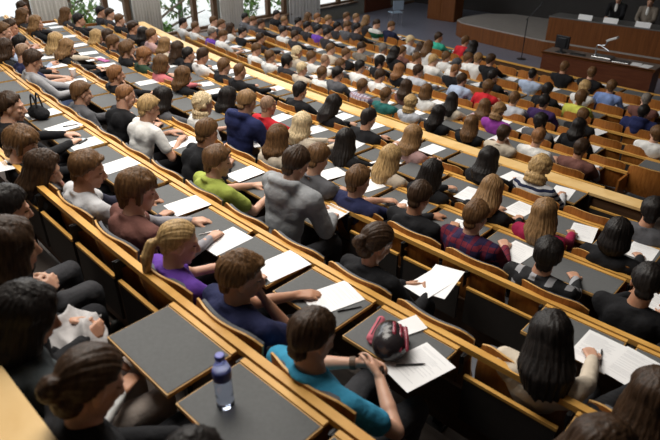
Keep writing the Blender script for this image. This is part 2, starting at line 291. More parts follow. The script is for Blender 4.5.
# the sitters: row, place along the row, head forward of the seat back, head height, hair style, hair, top, pose
PEOPLE = [
(0,-2.80,0.54,1.08,'S','black','black','up'),
(0,-2.31,0.40,1.15,'L','darkbrown','black','up'),
(0,-1.85,0.28,1.12,'L','black','greyteal','up'),
(0,-1.39,0.29,1.12,'B','darkbrown','black','lap'),
(0,-0.92,0.33,1.10,'S','black','black','lap'),
(1,-5.13,0.30,1.14,'S','darkbrown','black','write'),
(1,-4.25,0.10,1.12,'M','brown','black','write'),
(1,-3.81,0.08,1.08,'L','darkbrown','black','chin'),
(1,-3.37,0.21,1.18,'S','brown','whitegrey','write'),
(1,-2.87,0.29,1.18,'M','brown','maroon','write'),
(1,-2.27,0.18,1.14,'P','blond','purple','write'),
(1,-1.80,0.22,1.14,'S','brown','navy','chin'),
(1,-1.18,0.15,1.14,'S','darkbrown','turquoise','clasp'),
(1,-0.20,0.43,1.10,'L','darkbrown','black','up'),
(2,-10.34,0.56,1.09,'S','darkbrown','pink','up'),
(2,-9.90,0.38,1.13,'S','brown','black','up'),
(2,-9.09,0.43,1.07,'S','black','paleblue','up'),
(2,-8.58,0.13,1.14,'L','darkbrown','black','up'),
(2,-8.09,0.24,1.16,'Z','tan','navy','up'),
(2,-7.50,0.19,1.18,'S','darkbrown','grey','write'),
(2,-6.08,0.24,1.10,'S','brown','greydark','up'),
(2,-5.63,0.53,1.11,'Z','ginger','black','write'),
(2,-5.10,0.53,1.11,'S','blond','white','write'),
(2,-4.20,0.63,1.07,'S','brown','black','write'),
(2,-3.46,0.26,1.14,'S','brown','lime','write'),
(2,-2.80,0.50,1.25,'S','darkbrown','hoodie','write'),
(2,-1.78,0.23,1.14,'B','darkbrown','black','lap'),
(2,-0.64,0.14,1.14,'L','black','beige','lean'),
(2,-0.17,0.12,1.11,'L','darkbrown','black','up'),
(3,-13.36,0.29,1.14,'S','darkbrown','dark','up'),
(3,-12.38,0.14,1.14,'L','brown','dark','up'),
(3,-11.49,0.19,1.14,'L','lightbrown','black','up'),
(3,-9.68,0.04,1.14,'L','blond','beige','up'),
(3,-9.12,0.08,1.14,'L','lightbrown','black','write'),
(3,-7.17,0.07,1.14,'S','ginger','black','chin'),
(3,-5.86,0.09,1.14,'L','black','greydark','up'),
(3,-5.35,0.31,1.14,'C','lightblond','white','up'),
(3,-4.70,0.46,1.28,'S','lightbrown','navyhood','write'),
(3,-4.05,0.36,1.10,'L','brown','beige','up'),
(3,-3.15,0.07,1.24,'S','brown','greydark','write'),
(3,-2.72,0.13,1.16,'S','brown','navy','up'),
(3,-2.21,0.28,1.14,'S','darkbrown','black','write'),
(3,-1.72,0.32,1.14,'S','brown','plaid','up'),
(3,-1.10,0.20,1.14,'S','black','argyle','up'),
(3,-0.51,0.30,1.14,'S','black','black','write'),
(4,-13.33,0.09,1.14,'L','brown','dark','up'),
(4,-12.43,0.17,1.14,'S','black','black','up'),
(4,-11.10,0.09,1.04,'L','blond','dark','up'),
(4,-10.62,0.20,1.12,'S','darkbrown','black','up'),
(4,-10.19,0.14,1.08,'M','brown','dark','up'),
(4,-9.70,0.24,1.08,'S','brown','dark','up'),
(4,-9.26,0.02,1.14,'M','brown','black','chin'),
(4,-8.68,0.08,1.14,'M','ginger','darkgreen','write'),
(4,-8.01,0.11,1.14,'K','brown','pinkred','up'),
(4,-7.20,0.03,1.14,'L','brown','black','up'),
(4,-6.08,0.11,1.08,'L','black','black','up'),
(4,-5.14,0.03,1.20,'Z','tan','red','up'),
(4,-4.50,0.02,1.14,'L','lightblond','beige','up'),
(4,-3.79,0.04,1.14,'L','black','black','up'),
(4,-3.16,0.07,1.14,'L','blond','beige','up'),
(4,-2.65,0.05,1.14,'L','black','black','up'),
(4,-2.05,0.15,1.14,'L','lightbrown','black','write'),
(4,-1.51,0.09,1.14,'L','lightbrown','crimson','up'),
(4,-0.94,0.15,1.14,'K','black','black','up'),
(5,-14.17,0.02,1.14,'S','black','dark','up'),
(5,-13.74,0.15,1.14,'S','darkbrown','dark','up'),
(5,-12.88,0.09,1.14,'S','brown','black','up'),
(5,-12.21,0.23,1.08,'S','black','dark','up'),
(5,-11.74,0.02,1.16,'S','darkbrown','dark','up'),
(5,-11.13,0.02,1.14,'L','black','black','up'),
(5,-10.66,0.02,1.18,'S','brown','pink','up'),
(5,-10.04,0.02,1.12,'L','lightbrown','beige','up'),
(5,-9.45,0.02,1.14,'L','darkbrown','black','up'),
(5,-9.03,0.02,1.12,'S','black','black','up'),
(5,-8.54,0.05,1.18,'S','darkbrown','white','write'),
(5,-7.92,0.14,1.12,'S','brown','black','up'),
(5,-7.36,0.07,1.16,'Z','brown','black','up'),
(5,-5.95,0.22,1.14,'S','black','vest','up'),
(5,-5.14,0.15,1.14,'L','black','black','write'),
(5,-4.42,0.10,1.14,'S','black','vest','write'),
(5,-3.64,0.02,1.14,'L','lightbrown','pink','up'),
(5,-2.63,0.06,1.14,'L','black','black','up'),
(5,-2.12,0.26,1.14,'C','blond','striped','write'),
(5,-0.94,0.10,1.14,'S','black','greydark','up'),
(6,-14.56,0.02,1.14,'S','black','white','up'),
(6,-13.85,0.09,1.14,'S','brown','white','up'),
(6,-12.95,0.20,1.12,'S','greybrown','purple','up'),
(6,-12.37,0.23,1.16,'S','brown','white','write'),
(6,-10.62,0.21,1.14,'S','brown','white','write'),
(6,-9.86,0.12,1.14,'S','brown','white','up'),
(6,-9.26,0.17,1.14,'M','black','dark','up'),
(6,-8.65,0.13,1.12,'S','lightblond','beige','up'),
(6,-8.15,0.26,1.10,'S','brown','white','up'),
(6,-7.69,0.29,1.18,'S','black','greydark','up'),
(6,-6.87,0.21,1.14,'S','brown','plaidlight','up'),
(6,-6.18,0.15,1.14,'S','brown','teal','up'),
(6,-5.57,0.14,1.14,'C','blond','greylight','up'),
(6,-4.89,0.03,1.14,'L','black','black','up'),
(6,-4.23,0.02,1.14,'L','brown','black','up'),
(6,-3.65,0.02,1.14,'S','darkbrown','beige','chin'),
(6,-3.20,0.27,1.14,'S','ginger','white','write'),
(6,-2.55,0.30,1.14,'S','darkbrown','maroon','write'),
(7,-14.96,0.02,1.14,'S','brown','white','up'),
(7,-14.39,0.03,1.14,'S','brown','dark','up'),
(7,-13.74,0.02,1.14,'L','darkbrown','white','up'),
(7,-13.04,0.04,1.14,'S','black','black','up'),
(7,-12.08,0.07,1.14,'S','darkbrown','dark','up'),
(7,-10.22,0.02,1.14,'C','lightblond','beige','up'),
(7,-9.63,0.02,1.14,'S','brown','white','up'),
(7,-9.18,0.07,1.14,'Z','tan','white','up'),
(7,-8.73,0.18,1.12,'S','brown','dark','up'),
(7,-8.19,0.28,1.16,'S','black','white','up'),
(7,-7.44,0.19,1.14,'S','darkbrown','white','write'),
(7,-6.54,0.02,1.14,'L','darkbrown','maroon','up'),
(7,-6.06,0.06,1.14,'K','brown','white','up'),
(7,-5.40,0.02,1.14,'L','black','beige','up'),
(7,-4.82,0.24,1.10,'L','brown','pinklight','up'),
(7,-4.39,0.02,1.18,'C','lightbrown','violet','write'),
(7,-3.67,0.19,1.14,'M','black','greydark','chin'),
(7,-3.13,0.45,1.12,'L','black','black','up'),
(8,-15.42,0.20,1.14,'S','black','greydark','up'),
(8,-14.82,0.20,1.14,'S','brown','greydark','write'),
(8,-14.25,0.19,1.14,'S','darkbrown','dark','up'),
(8,-12.84,0.17,1.14,'S','black','white','up'),
(8,-12.17,0.16,1.14,'S','darkbrown','dark','up'),
(8,-10.30,0.02,1.14,'S','brown','beige','up'),
(8,-9.66,0.02,1.14,'S','brown','black','up'),
(8,-8.53,0.15,1.14,'M','black','black','up'),
(8,-7.80,0.05,1.12,'L','ginger','black','up'),
(8,-7.33,0.19,1.16,'S','darkbrown','greylight','up'),
(8,-6.46,0.62,1.07,'S','darkbrown','paleblue','up'),
(8,-5.73,0.57,1.08,'M','brown','red','up'),
(8,-4.80,0.16,1.14,'S','brown','greylight','up'),
(8,-4.32,0.43,1.12,'S','black','darkpurple','up'),
(8,-3.40,0.16,1.14,'S','brown','black','chin'),
(8,-2.12,0.16,1.14,'S','brown','white','up'),
(9,-15.62,0.32,1.14,'S','black','black','up'),
(9,-14.64,0.13,1.12,'S','lightbrown','dark','up'),
(9,-14.02,0.27,1.16,'S','black','dark','up'),
(9,-13.28,0.17,1.14,'S','black','dark','up'),
(9,-12.70,0.20,1.14,'S','black','purple','up'),
(9,-12.07,0.11,1.14,'S','black','dark','up'),
(9,-10.41,0.05,1.06,'S','darkbrown','greybrown','write'),
(9,-9.93,0.41,1.06,'S','greybrown','white','up'),
(9,-9.49,0.67,1.04,'S','brown','maroon','up'),
(9,-9.03,0.02,1.18,'L','black','black','up'),
(9,-8.44,0.23,1.12,'S','brown','white','up'),
(9,-7.97,0.31,1.14,'S','blond','white','up'),
(9,-7.48,0.60,1.09,'S','greydark','white','up'),
(9,-7.04,0.02,1.14,'Z','ginger','black','write'),
(9,-6.11,0.24,1.14,'S','black','black','up'),
(9,-4.74,0.24,1.14,'S','black','black','up'),
(9,-3.99,0.22,1.14,'M','brown','yellow','up'),
(9,-2.74,0.23,1.14,'S','black','navyhood','up'),
(10,-14.90,0.05,1.10,'L','brown','dark','up'),
(10,-14.37,0.12,1.16,'S','ginger','dark','up'),
(10,-13.86,0.22,1.16,'S','lightbrown','dark','up'),
(10,-13.15,0.08,1.08,'S','black','dark','up'),
(10,-12.67,0.16,1.16,'S','brown','greydark','write'),
(10,-12.14,0.16,1.18,'S','black','dark','up'),
(10,-10.24,0.58,1.08,'S','lightblond','greylight','up'),
(10,-9.43,0.29,1.08,'L','darkbrown','beige','up'),
(10,-8.96,0.10,1.20,'L','brown','white','up'),
(10,-8.29,0.07,1.06,'S','brown','white','up'),
(10,-7.76,0.32,1.08,'S','brown','white','up'),
(10,-7.30,0.15,1.18,'S','lightbrown','white','up'),
(10,-6.83,0.02,1.24,'S','darkbrown','black','up'),
(10,-5.65,0.03,1.14,'Z','black','paleblue','up'),
(10,-4.34,0.02,1.12,'C','blond','white','up'),
(10,-3.92,0.39,1.14,'S','brown','blue','up'),
(10,-3.02,0.02,1.14,'Z','greybrown','maroon','up'),
(11,-14.15,0.02,1.12,'S','brown','dark','up'),
(11,-13.67,0.12,1.14,'S','lightbrown','dark','up'),
(11,-13.07,0.11,1.16,'L','lightbrown','dark','up'),
(11,-12.43,0.02,1.14,'S','darkbrown','greenwhite','write'),
(11,-11.89,0.20,1.14,'S','brown','navywhite','write'),
(11,-9.77,0.22,1.14,'S','darkbrown','green','up'),
(11,-9.03,0.53,1.10,'S','brown','red','up'),
(11,-8.34,0.13,1.14,'L','black','black','up'),
(11,-5.44,0.02,1.14,'S','brown','black','up'),
(11,-4.73,0.02,1.14,'S','brown','black','up'),
]
HERO_YAW = {(1, 'S', 'black'): (-28, 8), (1, 'M', 'black'): (-30, 20), (1, 'L', 'black'): (-35, 18), (1, 'S', 'whitegrey'): (-28, 16), (1, 'M', 'maroon'): (-24, 14), (1, 'P', 'purple'): (-24, 18), (1, 'S', 'navy'): (-30, 14), (1, 'S', 'turquoise'): (-8, 22), (0, 'B', 'black'): (-6, 30), (0, 'S', 'black'): (0, 15), (0, 'L', 'greyteal'): (-16, 22), (2, 'B', 'black'): (-20, 26), (2, 'S', 'hoodie'): (0, 24), (2, 'S', 'lime'): (-22, 12), (3, 'S', 'plaid'): (-4, 14)}
TROUSERS = {2: 'beige', 3: 'black', 4: 'black'}
PAPERS = [(1, -4.26, -0.135, -8), (2, -6.05, -0.194, 6), (2, -5.52, -0.173, 12), (2, -4.97, -0.18, 0), (2, -4.3, -0.185, 4), (2, -3.28, -0.135, -4), (2, -2.68, -0.24, 2), (2, -2.2, -0.169, -6), (2, -1.75, -0.182, -16), (2, -1.08, -0.286, -14), (3, -0.55, -0.244, -2), (3, -0.35, -0.25, -8), (3, -10.15, -0.135, -6), (3, -9.59, -0.135, -9), (3, -8.94, -0.188, 3), (3, -7.95, -0.229, -12), (3, -4.94, -0.19, 0), (3, -3.87, -0.179, 1), (3, -2.77, -0.152, 7), (4, -2.05, -0.249, 12), (4, -1.53, -0.253, -4), (4, -0.46, -0.216, -12), (4, -13.64, -0.198, 10), (4, -13.19, -0.135, 2), (4, -12.09, -0.135, -4), (4, -11.18, -0.212, 11), (4, -10.42, -0.252, -5), (4, -9.93, -0.3, 6), (4, -9.39, -0.281, -9), (4, -8.0, -0.164, -2), (4, -4.84, -0.23, -12), (4, -3.66, -0.266, -12), (4, -3.2, -0.203, -12), (4, -2.63, -0.3, 8), (5, -9.41, -0.135, 5), (5, -7.96, -0.245, -12), (5, -7.51, -0.3, 0), (5, -5.81, -0.241, 9), (5, -5.12, -0.198, -6), (5, -4.5, -0.3, 1), (5, -4.41, -0.135, 11), (5, -3.73, -0.3, -12), (5, -2.57, -0.282, 4), (5, -2.03, -0.219, -5), (5, -1.38, -0.224, 12), (5, -0.86, -0.17, 2), (6, -7.46, -0.166, 3), (6, -5.6, -0.251, 5), (6, -5.01, -0.141, -5), (6, -3.85, -0.251, -1), (6, -2.63, -0.27, -5), (6, -2.02, -0.233, 9)]
PENS = [(2, -1.11, -0.309, 48, 'dark pen lying across the exam paper by the helmet', 'blackplastic', -0.0015), (3, -0.51, -0.287, -72, 'dark pen on the two white sheets at lower right', 'blackplastic', -0.0015), (2, -1.61, -0.194, 62, 'black pen beside the sheet on the desk behind turquoise polo', 'blackplastic', -0.0045), (2, -2.84, -0.257, 70, "white pen lying by the ponytailed woman's sheet", 'paper', -0.0045), (2, -5.5, -0.121, 80, 'thin pen on a white sheet at the left desks', 'blackplastic', -0.0015)]

def project(p):
    c = Matrix.Rotation(-R(42.437), 3, 'Z') @ (Vector(p) - Vector((0, 0, CAM_Z)))
    cp, sp = math.cos(R(29.737)), math.sin(R(29.737))
    d = c.y * cp - c.z * sp; up = c.y * sp + c.z * cp
    if d < 0.2: return (-9999, -9999, d)
    return (330 + 575 * c.x / d, 220 - 575 * up / d, d)
def in_view(p, m=25):
    u, v, d = project(p); return -m < u < 660 + m and -m < v < 440 + m and d > 0.2

# ------------------------------------------------------------------ the room
XR, YB, YF, ZC = 4.5, -2.0, 22.5, 7.6
fl = MB()
steps = [(k, RAIL[k][0] - 0.03, (RAIL[k + 1][0] - 0.03), floor_z(k)) for k in range(-1, 12)]
aL, aR = -17.6, 6.0
for k, ra, rb, z in steps:
    if k == 5: rb = RAIL[6][0] - 0.03
    if k == 6: pass
    n = 60
    v = []
    for i in range(n + 1):
        s = aL + (aR - aL) * i / n
        def clampx(p): return (min(max(p.x, XW), XR), max(p.y, YB) if k == -1 else p.y, p.z)
        r0 = 62.0 if k == -1 else ra
        v += [clampx(at(r0, s, 0, z)), clampx(at(rb if k < 11 else rb - 1.2, s, 0, z))]
        zl = floor_z(k + 1) if k < 11 else z - 0.02
        v += [clampx(at(rb if k < 11 else rb - 1.2, s, 0, zl))]
    f = []
    for i in range(n):
        a = i * 3; b = a + 3
        f += [(a, b, b + 1, a + 1), (a + 1, b + 1, b + 2, a + 2)]
    fl.add(v, f)
struct(fl.obj('floor', M['floor']))
sf = MB(); sf.box((-5.5, 17.0, -0.055), (20.0, 11.0, 0.1)); struct(sf.obj('stage_floor', M['stagefloor']))
cl = MB(); cl.box(((XW + XR) / 2, (YB + YF) / 2, ZC + 0.1), (XR - XW + 0.4, YF - YB + 0.4, 0.2)); struct(cl.obj('ceiling', M['ceil']))
wf = MB(); wf.box(((XW + XR) / 2, YF + 0.1, 3.6), (XR - XW + 0.4, 0.2, 8.2)); struct(wf.obj('wall_front', M['backwall']))
wb = MB(); wb.box(((XW + XR) / 2, YB - 0.1, 3.6), (XR - XW + 0.4, 0.2, 8.2)); struct(wb.obj('wall_back', M['backwall']))
wr = MB(); wr.box((XR + 0.1, (YB + YF) / 2, 3.6), (0.2, YF - YB, 8.2)); struct(wr.obj('wall_right', M['backwall']))
WIN = [(3.2, 6.05), (6.85, 8.72), (9.5, 11.72), (12.55, 14.75), (16.15, 18.4)]
SILL, HEAD = 0.5, 4.7
wl = MB()
wl.box((XW - 0.15, (YB + YF) / 2, SILL / 2 - 0.15), (0.3, YF - YB, SILL + 0.3))
wl.box((XW - 0.15, (YB + YF) / 2, (HEAD + ZC) / 2), (0.3, YF - YB, ZC - HEAD))
e = [YB] + [q for a in WIN for q in a] + [YF]
for i in range(0, len(e), 2): wl.box((XW - 0.15, (e[i] + e[i + 1]) / 2, (SILL + HEAD) / 2), (0.3, e[i + 1] - e[i], HEAD - SILL))
struct(wl.obj('wall_left', M['wall']))
gm, gn, gb = new_mat('window_glass'); gn.nodes.remove(gb)
tr = gn.nodes.new('ShaderNodeBsdfTransparent'); gl = gn.nodes.new('ShaderNodeBsdfGlossy'); gl.inputs['Roughness'].default_value = 0.02
mx = gn.nodes.new('ShaderNodeMixShader'); mx.inputs[0].default_value = 0.06
gn.links.new(tr.outputs[0], mx.inputs[1]); gn.links.new(gl.outputs[0], mx.inputs[2]); gn.links.new(mx.outputs[0], gn.nodes['Material Output'].inputs[0])
for i, (a, b) in enumerate(WIN):
    fr = MB(); x = XW - 0.12
    for y in (a + 0.05, a + (b - a) * 0.62, b - 0.08): fr.box((x, y, (SILL + HEAD) / 2), (0.14, 0.11 if y == a + 0.05 else 0.15, HEAD - SILL))
    for z in (SILL + 0.05, 2.9, HEAD - 0.05): fr.box((x, (a + b) / 2, z), (0.12, b - a, 0.1))
    o = struct(fr.obj('window_%d' % (i + 1), M['frame']))
    g = MB(); g.box((x, (a + b) / 2, (SILL + HEAD) / 2), (0.008, b - a - 0.02, HEAD - SILL - 0.02)); g.obj('pane', gm, o)
    s = MB(); s.box((XW + 0.06, (a + b) / 2, SILL + 0.015), (0.2, b - a + 0.1, 0.03)); s.obj('sill', M['frame'], o)
d = MB(); d.box((XW + 0.03, 19.85, 1.1), (0.06, 1.7, 2.2)); do = struct(d.obj('door_1', M['redwood_dark'], bevel=0.01))
d = MB(); d.tube([(XW + 0.09, 19.2, 1.0), (XW + 0.09, 19.2, 1.2)], 0.015); d.obj('door_handle', M['chrome'], do)
tb = MB(); tb.box((XW + 0.012, 20.8, 0.05), (0.024, 3.3, 0.1)); struct(tb.obj('baseboard_left', M['frame']))

CURT = [('nearest the seats at the left edge', 5.95, 6.9), ('between the two brightest windows', 8.65, 9.55), ('left of the window above the middle rows', 11.65, 12.6), ('farthest from the seats, by the plain wall', 14.65, 16.25)]
for where, a, b in CURT:
    c = MB(); n = 64; v = []; f = []
    for i in range(n + 1):
        y = a + (b - a) * i / n; x = XW + 0.16 + 0.055 * math.sin(i * 0.95) + 0.015 * math.sin(i * 2.3)
        for z in (0.03 if a > 9 else 0.3, 2.0, 4.75): v.append((x + 0.01 * math.sin(i * 0.4 + z), y, z))
    for i in range(n):
        for j in range(2): q = i * 3 + j; f.append((q, q + 3, q + 4, q + 1))
    c.add(v, f)
    o = c.obj('curtain', M['curtain'], smooth=True)
    m = o.modifiers.new('thickness', 'SOLIDIFY'); m.thickness = 0.006
    tag(o, 'pale grey floor-length curtain ' + where, 'curtain', 'curtains along the window wall')

# outdoors beyond the windows
gd = MB(); gd.box((-33.5, 10, -0.45), (35.6, 50, 0.1)); o = struct(gd.obj('ground', plain('pale_paving', (0.62, 0.62, 0.60), 0.9, noise=0.12, nscale=1.2)))
leafm = plain('green_leaves', (0.15, 0.30, 0.06), 0.6, noise=0.5, nscale=6)
leafd = plain('dark_green_leaves', (0.06, 0.14, 0.035), 0.6, noise=0.5, nscale=6)
barkm = plain('grey_brown_bark', (0.16, 0.13, 0.10), 0.9, noise=0.3, nscale=20)
rl = random.Random(3)
def tree(x, y, h, rad, n, mat, label, zlo):
    t = empty('tree', (x, y, -0.4)); tag(t, label, 'tree', 'trees outside the windows')
    b = MB(); b.tube([(0, 0, 0), (0.05, 0.05, h * 0.4), (-0.05, 0.1, h * 0.8)], [0.11, 0.085, 0.04])
    for q in range(6):
        a = rl.uniform(0, 6.28); z0 = rl.uniform(0.15, 0.6) * h
        b.tube([(0, 0.03, z0), (math.cos(a) * rad * 0.5, math.sin(a) * rad * 0.5, z0 + 0.3 * rad), (math.cos(a) * rad, math.sin(a) * rad, z0 + 0.45 * rad)], [0.045, 0.03, 0.012], 6)
    b.obj('trunk', barkm, t)
    l = MB()
    for q in range(n):
        while True:
            p = Vector((rl.uniform(-1, 1), rl.uniform(-1, 1), rl.uniform(-1, 1)))
            if 0.3 < p.length < 1: break
        p = Vector((p.x * rad, p.y * rad, zlo + (p.z + 1) / 2 * (h - zlo)))
        rot = Matrix.Rotation(rl.uniform(0, 6.28), 3, 'Z') @ Matrix.Rotation(rl.uniform(-1.2, 1.2), 3, 'X')
        s = rl.uniform(0.09, 0.17)
        l.add([p + rot @ Vector(c) for c in ((-s * 0.5, 0, 0), (0, -s, 0.02), (s * 0.5, 0, 0), (0, s, -0.03))], [(0, 1, 2, 3)])
    l.obj('foliage', mat, t)
tree(-17.9, 8.0, 3.0, 1.0, 900, leafm, 'leafy green tree outside the window left of the second curtain', 0.3)
tree(-20.2, 13.4, 3.2, 0.9, 500, leafd, 'thin dark-leaved tree outside behind the bare branches', 0.2)
tree(-17.6, 14.0, 2.6, 0.95, 900, leafm, 'bright green tree outside the window right of the third curtain', 0.2)
tree(-18.0, 17.0, 3.2, 1.0, 700, leafm, 'green tree outside the farthest window', 0.3)
tree(-16.7, 10.3, 1.1, 0.55, 400, leafm, 'low green bush outside the window with the bare branches', 0.05)
t = empty('bare_tree', (-18.6, 10.9, -0.4)); tag(t, 'bare-branched tree outside the window between the curtains', 'tree', 'trees outside the windows')
b = MB(); b.tube([(0, 0, 0), (0.1, 0.2, 1.3), (0.1, 0.5, 2.6)], [0.10, 0.08, 0.05])
for dy, z0, z1 in ((1.9, 0.6, 1.5), (-1.5, 0.8, 2.0), (1.6, 1.1, 2.4), (2.4, 0.25, 0.9), (-1.1, 0.35, 1.0)): b.tube([(0.05, 0.15, z0), (0.3, dy * 0.5, (z0 + z1) / 2 + 0.1), (0.2, dy, z1)], [0.05, 0.04, 0.015], 6)
b.obj('trunk', barkm, t)

# ------------------------------------------------------------------ stage
pl = MB()
poly = [(-7.0, 16.98), (-8.6, 17.3), (-10.2, 17.66), (-10.55, 17.95), (-10.65, 18.6), (-10.4, 19.6), (-9.6, 20.2), (-1.0, 20.4), (-1.0, 16.98)]
n = len(poly)
pl.add([(x, y, 0.0) for x, y in poly] + [(x, y, 0.46) for x, y in poly], [tuple(range(n - 1, -1, -1))] + [(i, (i + 1) % n, n + (i + 1) % n, n + i) for i in range(n)])
po = empty('stage_platform', (0, 0, 0)); tag(po, 'low curved wooden stage platform with a pale grey top', 'stage')
pl.obj('wooden_front', M['redwood'], po)
pt_ = MB(); pt_.add([(x, y, 0.46) for x, y in poly] + [(x, y, 0.5) for x, y in poly], [tuple(range(n - 1, -1, -1)), tuple(range(n, 2 * n))] + [(i, (i + 1) % n, n + (i + 1) % n, n + i) for i in range(n)])
pt_.obj('platform_top', M['greytop'], po)
dt = empty('panel_table', (-4.5, 17.02, 0.5)); tag(dt, 'long wood-fronted panel table on the stage holding three name cards', 'table')
q = MB(); q.box((0, 0.02, 0.325), (5.0, 0.04, 0.65)); q.obj('front_panel', M['redwood'], dt)
q = MB(); q.box((0, 0.36, 0.665), (5.04, 0.74, 0.03)); q.obj('table_top', plain('dark_grey_top', (0.12, 0.115, 0.11), 0.4), dt, bevel=0.006)
for sx in (-2.48, 2.48): q = MB(); q.box((sx, 0.36, 0.325), (0.04, 0.7, 0.65)); q.obj('side_panel', M['redwood'], dt)
for x, wh in ((-6.02, 'leftmost of three'), (-5.33, 'middle one of three'), (-4.5, 'rightmost of three')):
    c = empty('name_card', (x, 17.14, 1.181)); tag(c, 'white folded name card on the panel table, ' + wh, 'name card', 'name cards on the panel table')
    q = MB(); q.add([(-0.19, -0.05, 0), (0.19, -0.05, 0), (0.19, 0, 0.13), (-0.19, 0, 0.13), (0.19, 0.05, 0), (-0.19, 0.05, 0)], [(0, 1, 2, 3), (3, 2, 4, 5), (0, 5, 4, 1), (1, 4, 2), (0, 3, 5)]); q.obj('card', M['paper'], c)
# lecturer's counter
ct = empty('lecture_counter', (-4.43, 13.8, 0)); tag(ct, 'dark reddish wooden lecture counter with monitor and document camera', 'counter')
q = MB(); q.box((0, 0.02, 0.46), (2.5, 0.04, 0.92)); q.obj('front_panel', M['redwood_dark'], ct)
for sx in (-1.23, 1.23): q = MB(); q.box((sx, 0.3, 0.46), (0.04, 0.52, 0.92)); q.obj('side_panel', M['redwood_dark'], ct)
q = MB(); q.box((0, 0.29, 0.935), (2.54, 0.62, 0.035)); q.obj('worktop', plain('brown_grey_worktop', (0.17, 0.13, 0.11), 0.35), ct, bevel=0.006)
q = MB(); q.box((0, -0.005, 0.935), (2.56, 0.03, 0.05)); q.obj('edge_trim', M['redwood'], ct)
TZ = 0.9535
mo = empty('monitor', (-5.32, 13.98, TZ), R(-12)); tag(mo, 'black computer monitor seen from behind on the lecture counter', 'monitor')
q = MB(); q.box((0, 0, 0.24), (0.36, 0.05, 0.29)); q.box((0, -0.035, 0.24), (0.24, 0.03, 0.2)); q.obj('screen_housing', M['blackplastic'], mo, bevel=0.008)
q = MB(); q.box((0, 0.0, 0.06), (0.06, 0.03, 0.12)); q.box((0, 0, 0.008), (0.22, 0.16, 0.016)); q.obj('stand', M['blackplastic'], mo, bevel=0.004)
k_ = empty('keyboard', (-4.92, 14.0, TZ), R(4)); tag(k_, 'flat black keyboard beside the monitor on the counter', 'keyboard')
q = MB(); q.box((0, 0, 0.01), (0.34, 0.13, 0.02)); q.obj('keyboard_case', M['blackplastic'], k_, bevel=0.004)
q = MB()
for i in range(12):
    for j in range(4): q.box((-0.15 + i * 0.027, -0.045 + j * 0.03, 0.023), (0.021, 0.023, 0.008))
q.obj('keys', M['steel'], k_)
dc = empty('document_camera', (-4.38, 14.1, TZ)); tag(dc, 'silver document camera with folding arm and pale head on the counter', 'document camera')
q = MB(); q.box((0.02, -0.04, 0.03), (0.44, 0.34, 0.06)); q.obj('base', M['chrome'], dc, bevel=0.01)
q = MB(); q.tube([(-0.2, 0.06, 0.05), (-0.2, 0.07, 0.26)], 0.018); q.tube([(-0.2, 0.07, 0.25), (-0.02, 0.03, 0.28), (0.06, 0.0, 0.42)], 0.015); q.obj('arm', M['chrome'], dc)
q = MB(); q.box((0.13, -0.02, 0.45), (0.24, 0.15, 0.045), mat=Matrix.Rotation(R(-25), 3, 'Y')); q.obj('camera_head', plain('pale_grey_plastic', (0.6, 0.6, 0.6), 0.4), dc, bevel=0.01)
q = MB(); q.tube([(-0.12, 0.03, 0.27), (0.14, -0.1, 0.2)], 0.014); q.obj('lamp_arm', M['chrome'], dc)
lp = empty('laptop', (-3.93, 13.98, TZ), R(6)); tag(lp, 'closed silver laptop on the counter right of the document camera', 'laptop')
q = MB(); q.box((0, 0, 0.014), (0.36, 0.26, 0.028)); q.obj('laptop_body', M['chrome'], lp, bevel=0.006)
for i, (x, y, rz, wh) in enumerate(((-3.62, 14.04, 8, 'left one'), (-3.4, 14.0, -6, 'right one'))):
    q = MB(); q.box((0, 0, 0.002), (0.21, 0.297, 0.004)); o = place(q.obj('paper_sheet', M['paper']), (x, y, TZ), R(rz)); tag(o, 'white sheet at the right end of the lecture counter, ' + wh, 'paper', 'papers on the lecture counter')
ms = empty('microphone_stand', (-7.36, 16.4, 0)); tag(ms, 'thin black microphone stand before the curved stage platform', 'microphone stand')
q = MB(); q.tube([(0, 0, 0.02), (0, 0, 1.15)], 0.013); q.obj('pole', M['blackplastic'], ms)
q = MB(); q.lathe([(0.02, 0.0), (0.13, 0.0), (0.13, 0.015), (0.03, 0.03)]); q.obj('base', M['blackplastic'], ms)
q = MB(); q.tube([(-0.05, 0, 1.1), (0.0, 0, 1.15), (0.3, 0.05, 1.55)], 0.01); q.obj('boom', M['blackplastic'], ms)
q = MB(); q.tube([(0.3, 0.05, 1.55), (0.34, 0.056, 1.6)], [0.02, 0.025]); q.obj('microphone', M['steel'], ms)
cb = empty('tall_cabinet', (-12.35, 20.05, 0)); tag(cb, 'tall reddish wooden cabinet at the back of the stage floor', 'cabinet')
q = MB(); q.box((0, 0, 0.9), (1.2, 0.6, 1.8)); q.obj('body', M['redwood'], cb, bevel=0.01)
for sx in (-0.3, 0.3):
    q = MB(); q.box((sx, -0.31, 0.92), (0.57, 0.02, 1.7)); do = q.obj('cabinet_door', M['redwood'], cb, bevel=0.004)
    q = MB(); q.tube([(sx * 0.2, -0.335, 0.85), (sx * 0.2, -0.335, 1.0)], 0.008); q.obj('door_handle', M['chrome'], do)
def simple_chair(x, y, z, rz, mat, label):
    c = empty('side_chair', (x, y, z), rz); tag(c, label, 'chair')
    q = MB(); q.box((0, 0.02, 0.45), (0.43, 0.42, 0.03)); q.obj('seat', mat, c, bevel=0.01)
    q = MB(); q.box((0, -0.2, 0.72), (0.42, 0.03, 0.32)); q.obj('backrest', mat, c, bevel=0.01)
    for sx in (-0.19, 0.19):
        for sy in (-0.19, 0.2):
            q = MB(); q.tube([(sx, sy, 0), (sx, sy, 0.44 if sy > 0 else 0.86)], 0.012); q.obj('leg', M['chrome'], c)
simple_chair(-13.1, 17.9, 0, R(60), plain('pale_blue_seat', (0.28, 0.36, 0.46), 0.5), 'pale blue side chair standing by the wall near the door')

